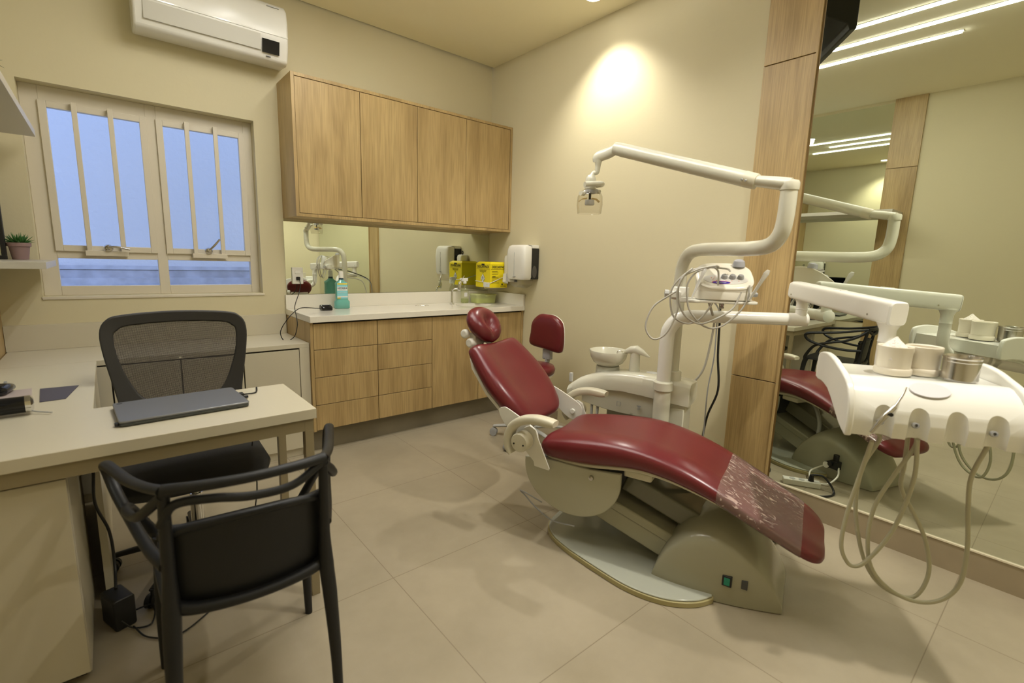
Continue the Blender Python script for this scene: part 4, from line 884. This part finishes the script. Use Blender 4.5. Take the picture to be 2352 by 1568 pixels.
dome = M().lathe([(.001, .022), (.018, .020), (.024, .008), (.026, -.002), (.027, -.045), (.024, -.050)], (hx, hy, 1.660 + HZ), 28); dome.build('lamp_body', UNIT, ol_)
M().tube([(hx - .072, hy - .028, 1.628 + HZ), (hx - .03, hy - .040, 1.634 + HZ), (hx + .02, hy - .045, 1.640 + HZ), (hx + .048, hy - .032, 1.640 + HZ), (hx + .052, hy + .005, 1.640 + HZ), (hx + .03, hy + .03, 1.640 + HZ), (hx, hy + .038, 1.638 + HZ)], .012, 14, smooth=6).build('handle', UNIT, ol_)
for s_ in (-1, 1): M().cyl((hx + s_ * .045 - s_ * .0, hy, 1.600 + HZ + .01 * s_), (hx + s_ * .068, hy, 1.600 + HZ + .01 * s_), .011).build('side_knob', UNIT, ol_)
R = []
for z, a_, b_ in ((1.615, .030, .030), (1.600, .048, .040), (1.580, .058, .046), (1.54, .060, .050), (1.50, .055, .048), (1.498, .054, .047)): R.append(((hx, hy, z + HZ), (a_ * .8, -a_ * .6, 0), (b_ * .6, b_ * .8, 0)))
sh = M(); rr = rect_loft(R, 28, 4.5); rr.f = rr.f[:-2] + [rr.f[-2]]
rr.build('clear_shield', CLEAR, ol_)
M().lathe([(.028, 0), (.028, .012), (.022, .02)], (hx, hy, 1.595 + HZ), 24).build('socket_ring', GREY, ol_)
M().lathe([(.002, -.012), (.022, -.012), (.024, -.006), (.022, .012), (.004, .014)], (hx, hy, 1.552 + HZ), 24).build('bulb_cap', LGREY, ol_)
M().cyl((hx, hy, 1.566 + HZ), (hx, hy, 1.597 + HZ), .006).build('lamp_socket', BLACK, ol_)
rf = M()
for s_ in (-1, 1):
    rf.rings([[Vector((hx + s_ * x, hy - s_ * x * .75, z + HZ)), Vector((hx + s_ * x + .018, hy - s_ * x * .75 + .024, z + HZ)), Vector((hx + s_ * x + .018, hy - s_ * x * .75 + .024, z + HZ - .004)), Vector((hx + s_ * x, hy - s_ * x * .75, z + HZ - .004))] for x, z in ((.01, 1.575), (.028, 1.572), (.04, 1.560))])
rf.build('reflector', mat('gold_reflector', (.75, .55, .2), .25, .6), ol_)

# ------------------------------------------------ delivery arm + instrument tray
du = thing('delivery_unit', 'white instrument delivery tray on a jointed arm over the foot end of the dental chair', 'instrument unit')
EX, EY = -.587, -2.305
M().lathe([(.043, .02), (.043, .655), (.050, .660), (.050, .700), (.044, .706), (.038, .708)], (EX, EY, 0), 32).build('lower_pole', UNIT, du)
AE = Vector((-.185, -2.775, 1.056))
M().tube([(EX, EY, .70), (EX, EY, .82), (EX, EY, .93), (EX + .006, EY - .008, .985), (EX + .03, EY - .035, 1.03), (EX + .07, EY - .08, 1.048), (EX + .13, EY - .15, 1.052), AE + Vector((-.02, .024, 0))], [.036, .036, .036, .036, .035, .033, .031, .030], 28, smooth=6).build('bent_arm', WHITE, du, ang=80)
d_ = Vector((.65, -.76, .005)).normalized()
M().tube([AE - d_ * .055, AE + d_ * .028, AE + d_ * .031], [.032, .032, .028], 28).build('arm_end', WHITE2, du)
M().lathe([(.026, 0), (.026, .045), (.028, .047), (.026, .049), (.026, .075), (.036, .10)], (-.185, -2.775, 1.062), 28).build('pivot_post', WHITE2, du)
P0 = Vector((-.165, -2.735, 1.198)); P1 = Vector((-.590, -3.222, 1.151)); dd = (P1 - P0).normalized(); sd = dd.cross(Vector((0, 0, 1))).normalized(); up = sd.cross(dd)
R = []
for t, h in ((-.02, .036), (0, .042), (1, .044), (1.0, .044)):
    c_ = P0 + (P1 - P0) * t + (dd * .012 if t == 1.0 and len(R) == 3 else Vector((0, 0, 0))); R.append((c_, sd * .034, up * h))
bxo = rect_loft(R, 32, 5).build('spring_arm', WHITE2, du, bev=.003)
rect_loft([(P1 + dd * .013, sd * .0335, up * .0435), (P1 + dd * .019, sd * .030, up * .040)], 32, 5).build('arm_cap', WHITE, du)
c_ = P0 + (P1 - P0) * .50 + up * .0435; rect_loft([(c_ - dd * .028, sd * .012, up * .002), (c_ + dd * .028, sd * .012, up * .002)], 16, 6).build('cover_clip', WHITE, du)
for t in (.03, .86):
    c_ = P0 + (P1 - P0) * t - sd * 0 ; s_ = M()
    for g_ in (-1, 1): s_.cyl(c_ - up * .02 + sd * g_ * .033, c_ - up * .02 + sd * g_ * .0355, .004, seg=12)
    s_.build('screw', STEEL, du)
PJ = Vector((-.575, -3.205, 1.117)); BK = Vector((.85, .53, 0)).normalized(); RR_ = Vector((.53, -.85, 0)).normalized()
M().lathe([(.040, 0), (.034, -.012), (.0265, -.03), (.0265, -.07), (.028, -.072), (.0265, -.074), (.026, -.10)], PJ, 28).build('tray_post', WHITE2, du)
TO = Vector((-.75, -3.05, 0))
M().tube([PJ + Vector((0, 0, -.095)), PJ + Vector((0, 0, -.15)), PJ + Vector((-.008, -.004, -.19)), PJ + Vector((-.035, -.02, -.225)), PJ + Vector((-.09, -.055, -.245)), PJ + Vector((-.18, -.11, -.245))], [.026, .026, .0255, .025, .024, .024], 22, smooth=5).build('bent_post', WHITE2, du)
# tray: local x = RR_, local y = BK; t (towards the dentist) = -y
tm = Matrix(((RR_.x, BK.x, 0, TO.x), (RR_.y, BK.y, 0, TO.y), (0, 0, 1, 0), (0, 0, 0, 1)))
W_ = .465
prof_t = [(.0, .962), (.20, .962), (.225, .966), (.25, .962), (.285, .945), (.315, .920), (.335, .885), (.342, .845), (.338, .798), (.30, .802), (.22, .845), (.12, .880), (.0, .90)]
pts = [Vector((0, -t, z)) for t, z in prof_t]
body = M().rings([[Vector((x, p.y, p.z)) for p in pts] for x in (.018, W_ - .018)]).xf(tm).build('tray_body', WHITE, du)
for sx_, st_ in zip((.100, .190, .283, .378), (0, 0, 0, 0)):
    ct_ = M().tube([Vector((sx_, -.40, .78)), Vector((sx_, -.352, .895))], .030, 28)
    ct_ = M().rings([[Vector((sx_ + .0275 * math.cos(a), -.352 + .0 + off - .030 * math.sin(a) * .9, z)) for a in [2 * math.pi * k / 28 for k in range(28)]] for z, off in ((.75, .012), (.85, .008), (.905, -.004))]).xf(tm).build('cutter', WHITE, None)
    cut(body, ct_)
bv = body.modifiers.new('b', 'BEVEL'); bv.width = .004; bv.segments = 3; bv.limit_method = 'ANGLE'; bv.angle_limit = .6
side_p = [(-.022, .900), (-.02, .980), (.0, .998), (.05, 1.008), (.10, 1.008), (.16, 1.000), (.21, .987), (.26, .974), (.305, .955), (.335, .925), (.352, .88), (.352, .80), (.335, .795), (.28, .812), (.21, .850), (.13, .888), (.05, .898)]
for x0_, x1_ in ((.0, .020), (W_ - .020, W_)):
    M().rings([[Vector((x, -t, z)) for t, z in smoothpoly(side_p, 2)] for x in (x0_, x1_)]).xf(tm).build('side_panel', WHITE, du, bev=.006, seg=3)
M().rings([[Vector((.225 + .052 * math.cos(a), -(.288 + .024 * math.sin(a)), .9455 - .024 * math.sin(a) * .72 + dz)) for a in [2 * math.pi * k / 32 for k in range(32)]] for dz in (.0, .003)]).xf(tm).build('control_pad', mat('pale_lilac_pad', (.66, .64, .66), .15), du)
fl = M()
for sx_ in (.100, .190, .283, .378):
    nz = M().lathe([(.009, -.004), (.009, .006), (.0045, .007), (.0045, .0)], (0, 0, 0), 16)
    if sx_ not in (.283,):
        nz.xf(tm @ Matrix.Translation((sx_ - .006, -.334, .845)) @ Matrix.Rotation(math.radians(75), 4, 'X')).build('holder_nozzle', GREY, du)
# air syringe lying in the first holder
sy = M().tube([(.065, -.36, .815), (.092, -.362, .868), (.118, -.352, .900)], [.005, .008, .007], 14, smooth=4)
sy.tube([(.118, -.352, .900), (.140, -.335, .935), (.150, -.325, .958)], [.0035, .003, .0025], 10, smooth=4)
so_ = sy.xf(tm).build('air_syringe', STEEL, du)
M().lathe([(.006, 0), (.006, .004)], tm @ Vector((.104, -.3705, .880)), 14, ax=-BK).build('syringe_button', BLACKG, du)
HS = [[(.089, .774), (.088, .654), (.071, .496), (.068, .384), (.092, .325), (.118, .315), (.146, .341), (.19, .427), (.219, .526), (.23, .663), (.200, .80)],
      [(.100, .80), (.123, .772), (.105, .671), (.103, .561), (.116, .452), (.155, .323), (.209, .245), (.282, .215), (.322, .239), (.338, .326), (.313, .431), (.271, .515), (.224, .599), (.212, .688), (.19, .81)],
      [(.190, .82), (.211, .773), (.186, .647), (.153, .533), (.147, .422), (.169, .314), (.227, .247), (.304, .219), (.373, .241), (.414, .312), (.415, .435), (.398, .566), (.379, .68), (.382, .81)]]
for i, h in enumerate(HS):
    t_ = (.26, .22, .24)[i]; n_ = len(h)
    pts = [(s_, -(t_ + .07 * max(0, (z - .62) / .2)) if z > .62 else -t_, z) for s_, z in h]
    M().tube(pts, .0064, 10, smooth=6).xf(tm).build('instrument_hose', HOSE, du)

# cups on the tray
def cup(s_, t_, label, cat, kind, name):
    p = tm @ Vector((s_, -t_, .9662)); k = thing(name, label, cat, p, .3, 'pots on the instrument tray' if kind != 's' else None)
    if kind == 's':
        M().lathe([(.001, 0), (.043, 0), (.046, .004), (.046, .010), (.045, .014), (.0465, .070), (.049, .074), (.0475, .078), (.045, .072), (.0435, .016), (.001, .006)], (0, 0, 0), 40).build('steel_cup', STEEL, k, ang=30)
        M().lathe([(.0462, .060), (.0475, .062), (.0467, .064)], (0, 0, 0), 40).build('rim_groove', STEEL, k)
        return k
    M().lathe([(.001, 0), (.050, 0), (.052, .003), (.052, .018), (.050, .021), (.0465, .022)], (0, 0, 0), 40).build('base_tray', CUPM, k)
    M().lathe([(.001, .012), (.0455, .012), (.0465, .022), (.0475, .072), (.0495, .076), (.050, .092), (.0485, .094), (.0455, .090), (.044, .03), (.001, .026)], (0, 0, 0), 40).build('pot_body', CUPM, k, ang=35)
    return k
CUPM = mat('ivory_pot', (.74, .68, .56), .3)
k1 = cup(.174, .150, 'ivory plastic pot filled with cotton on the instrument tray', 'pot', 'p', 'cotton_pot')
ctn = M(); R = []
for z, r_ in ((.05, .040), (.084, .038), (.098, .027), (.112, .012), (.124, .002)):
    R.append([Vector((r_ * (1 + .15 * math.sin(5 * a + z * 90)) * math.cos(a) - .004, r_ * (1 + .15 * math.cos(3 * a)) * math.sin(a), z)) for a in [2 * math.pi * k / 24 for k in range(24)]])
o = ctn.rings(R).build('cotton', mat('cotton_wool', (.80, .74, .68), .95, bump=(150, .6))); o.location = k1.location; tag(o, 'peaked wad of white cotton in the left ivory pot', 'cotton')
cup(.268, .113, 'empty ivory plastic pot between the cotton pot and the steel cup', 'pot', 'p', 'pot')
cup(.342, .180, 'polished steel cup on the right of the instrument tray', 'cup', 's', 'steel_cup')

# ------------------------------------------------ ultrasonic scaler console on its bracket
sc_ = thing('scaler_console', 'ivory ultrasonic scaler console with three grey knobs on a bracket of the lamp pole', 'scaler console', (-.570, -2.565, 1.150), math.radians(-53))
# local x to the right seen from the camera, local -y towards the camera
SCB = mat('ivory_console', (.74, .70, .60), .25)
R = []
for z, a, b in ((0, .118, .085), (.004, .122, .09), (.034, .122, .092), (.046, .118, .088)): R.append(((0, 0.0, z), (a, 0, 0), (0, b, 0)))
rect_loft(R, 40, 2.9).build('lower_housing', SCB, sc_)
# sloping top cover: higher at the back
n_ = 40; R = []
for f, dz in ((1.0, 0), (1.02, .004), (1.0, .010), (.9, .014)):
    ring = []
    for k in range(n_):
        a = 2 * math.pi * k / n_; x = .122 * f * math.copysign(abs(math.cos(a)) ** .69, math.cos(a)); y = .092 * f * math.copysign(abs(math.sin(a)) ** .69, math.sin(a))
        ring.append(Vector((x, y, .047 + dz + (y + .092) * .60)))
    R.append(ring)
rb = [Vector((p.x * .99, p.y * .99, .040)) for p in R[0]]
tp = M().rings([rb] + R).build('top_cover', SCB, sc_, ang=50)
sl = math.atan(.60); topz = lambda y: .0615 + (y + .092) * .60
def onTop(x, y, h=0): return Vector((x, y - h * math.sin(sl), topz(y) + h * math.cos(sl)))
pan = M().rings([[onTop(.095 * math.cos(a), -.038 + .035 * math.sin(a), h) for a in [2 * math.pi * k / 32 for k in range(32)]] for h in (-.002, .0012)]); pan.build('control_panel', mat('panel_grey', (.62, .60, .56), .3), sc_)
for x in (-.005, .030, .065): M().lathe([(.0145, 0), (.0135, .010), (.010, .017), (.001, .019)], onTop(x, -.028, .001), 20, ax=(0, -math.sin(sl), math.cos(sl))).build('knob', GREY, sc_)
BLUE = mat('badge_blue', (.04, .02, .30), .3); ORG = mat('badge_orange', (.75, .12, .02), .4)
def oval(cx_2, cy_2, a_, b_, h, m, n): return M().rings([[onTop(cx_2 + a_ * math.cos(t), cy_2 + b_ * math.sin(t), h + q_) for t in [2 * math.pi * k / 28 for k in range(28)]] for q_ in (0, .0006)]).build(n, m, sc_)
oval(-.022, -.062, .040, .0105, .0012, ORG, 'badge_rim'); bo = oval(-.022, -.0635, .038, .0092, .0020, BLUE, 'badge')
tx = text('JET SONIC', .0095, LW, bo, onTop(-.022, -.0638, .0030), (sl, 0, 0))
dots = M()
for x, y in ((-.055, -.045), (-.05, -.035), (-.045, -.025), (-.06, -.03), (.0, -.049), (.025, -.049), (.055, -.049), (-.04, -.05)): dots.cyl(onTop(x, y, .001), onTop(x, y, .0022), .0018, seg=8)
dots.build('indicator_dots', ORG, sc_)
M().lathe([(.028, 0), (.028, .008), (.024, .026), (.012, .034), (.001, .035)], onTop(.07, .062, .0), 24, ax=(0, -math.sin(sl) * .3, 1)).build('water_cap', mat('grey_cap', (.38, .38, .42), .12, coat=.5), sc_)
M().lathe([(.010, 0), (.012, .018), (.007, .026)], (.118, -.03, .03), 16, ax=(1, -.3, 0)).build('cable_gland', GREY, sc_)
br = M().prism(rpoly(-.16, -.085, .145, .085, .05, 8), 'z', -.014, -.002); br.build('shelf_plate', WHITE2, sc_, bev=.003)
bk_ = M(); bk_.box((-.20, -.02, -.02), (-.10, .03, .004)); bk_.lathe([(.040, -.03), (.040, .03)], (-.185, .03, .02), 24); bk_.box((-.235, -.02, .0), (-.185, .02, .03)); bk_.build('pole_clamp', WHITE2, sc_, bev=.003)
M().lathe([(.016, -.012), (.018, -.004), (.018, .008), (.006, .010)], (-.250, .0, .018), 8, ax=(-1, 0, 0)).build('clamp_knob', LGREY, sc_)
M().lathe([(.006, -.03), (.010, -.026), (.006, -.018), (.010, -.012), (.006, -.004), (.006, 0)], (.0, -.02, -.012), 14).build('hose_fitting', STEEL, sc_)
for i, (px, py, tlt, az) in enumerate(((-.140, -.075, .9, 60), (.098, -.098, 1.0, 35))):
    a = math.radians(az); dr = Vector((.36, -.2, .85)) if i else Vector((.30, .1, .85)); dr.normalize(); p = Vector((px, py, .015))
    hp = M().tube([p, p + dr * .04, p + dr * .08, p + dr * .10], [.004, .006, .007, .003], 12, smooth=3).build('handpiece', WHITE2, sc_)
    M().tube([p + dr * -.01, p + dr * .04, p + dr * .09, p + dr * .125, p + dr * .14], [.010, .015, .018, .026, .016], 10, flat=(1.1, .4)).build('clear_sleeve', mat('sleeve', (.85, .85, .82), .12, alpha=.6), hp)
LP = [[(-.67, -2.564, 1.298), (-.658, -2.58, 1.276), (-.656, -2.582, 1.208), (-.662, -2.574, 1.148), (-.691, -2.535, 1.066), (-.724, -2.492, 1.037), (-.759, -2.444, 1.06), (-.774, -2.425, 1.12), (-.772, -2.428, 1.2), (-.735, -2.476, 1.272), (-.692, -2.535, 1.295), (-.63, -2.60, 1.292), (-.56, -2.585, 1.282)],
      [(-.580, -2.690, 1.222), (-.59, -2.69, 1.154), (-.612, -2.657, 1.085), (-.653, -2.603, 1.028), (-.692, -2.55, 1.032), (-.729, -2.501, 1.095), (-.741, -2.485, 1.164), (-.742, -2.485, 1.223), (-.722, -2.511, 1.273), (-.67, -2.55, 1.298)],
      [(-.600, -2.665, 1.192), (-.63, -2.645, 1.113), (-.686, -2.576, 1.054), (-.719, -2.532, 1.043), (-.755, -2.484, 1.084), (-.772, -2.46, 1.162), (-.768, -2.466, 1.242), (-.731, -2.515, 1.283), (-.688, -2.573, 1.303), (-.66, -2.58, 1.30)],
      [(-.775, -2.46, 1.19), (-.804, -2.435, 1.165), (-.845, -2.38, 1.108), (-.861, -2.359, 1.015), (-.838, -2.389, .96), (-.805, -2.434, .99), (-.781, -2.466, 1.094), (-.785, -2.46, 1.183), (-.772, -2.478, 1.252), (-.74, -2.50, 1.29)]]
for h in LP: M().tube(h, .0042, 10, smooth=7).build('coiled_cable', HOSEW, sc_).matrix_parent_inverse = (Matrix.Translation((-.570, -2.565, 1.150)) @ Matrix.Rotation(math.radians(-53), 4, 'Z')).inverted()

# ------------------------------------------------ ceiling: LED strips, downlights, television
for i, (x, ya, yb) in enumerate(((-1.39, -.78, -3.02), (-1.68, -1.08, -3.35), (-1.965, -.75, -2.83))):
    k = thing('linear_ceiling_light', ['slim white linear LED light nearest the right wall on the ceiling', 'slim white linear LED light in the middle of the three on the ceiling', 'slim white linear LED light nearest the desk on the ceiling'][i], 'ceiling light', (x, (ya + yb) / 2, H), 0, 'linear lights on the ceiling')
    B((-.021, -(ya - yb) / 2 - .01, -.004), (.021, (ya - yb) / 2 + .01, 0)).build('trim', WHITE2, k)
    B((-.0165, -(ya - yb) / 2, -.012), (.0165, (ya - yb) / 2, -.003)).build('diffuser', STRIP, k)
for i, (x, y, _e, _c) in enumerate(SPOTS):
    k = thing('downlight', ['round warm downlight above the cuspidor by the right wall', 'round warm downlight on the ceiling above the window side', 'round warm downlight on the ceiling above the instrument tray', 'round warm downlight on the ceiling near the entrance side'][i], 'downlight', (x, y, H), 0, 'round ceiling downlights')
    M().lathe([(.062, 0), (.062, -.005), (.052, -.009), (.05, 0)], (0, 0, 0), 32).build('ring', WHITE2, k)
    M().lathe([(.001, -.006), (.049, -.006), (.049, -.001)], (0, 0, 0), 28).build('lens', DOWN, k)
tv = thing('television', 'black television on a ceiling bracket, seen only in the wall mirror beside the oak column', 'television', (-.70, -2.58, 2.68), math.radians(142.3))
# local x runs along the screen away from the mirror's side, local -y towards the patient
M().prism([(0, 0), (.035, -.005), (.05, .03), (.16, .07), (.20, .13), (.17, .19), (.06, .19), (.035, .20), (.0, .205)][::-1], 'x', 0, .78).xf(Matrix.Scale(-1, 4, (0, 1, 0))).build('casing', BLACK, tv, bev=.006)
B((.02, .001, .015), (.76, .004, .19)).build('screen', BLACKG, tv)
M().cyl((.39, -.10, .12), (.39, -.10, .288), .02).build('ceiling_mount', BLACK, tv)
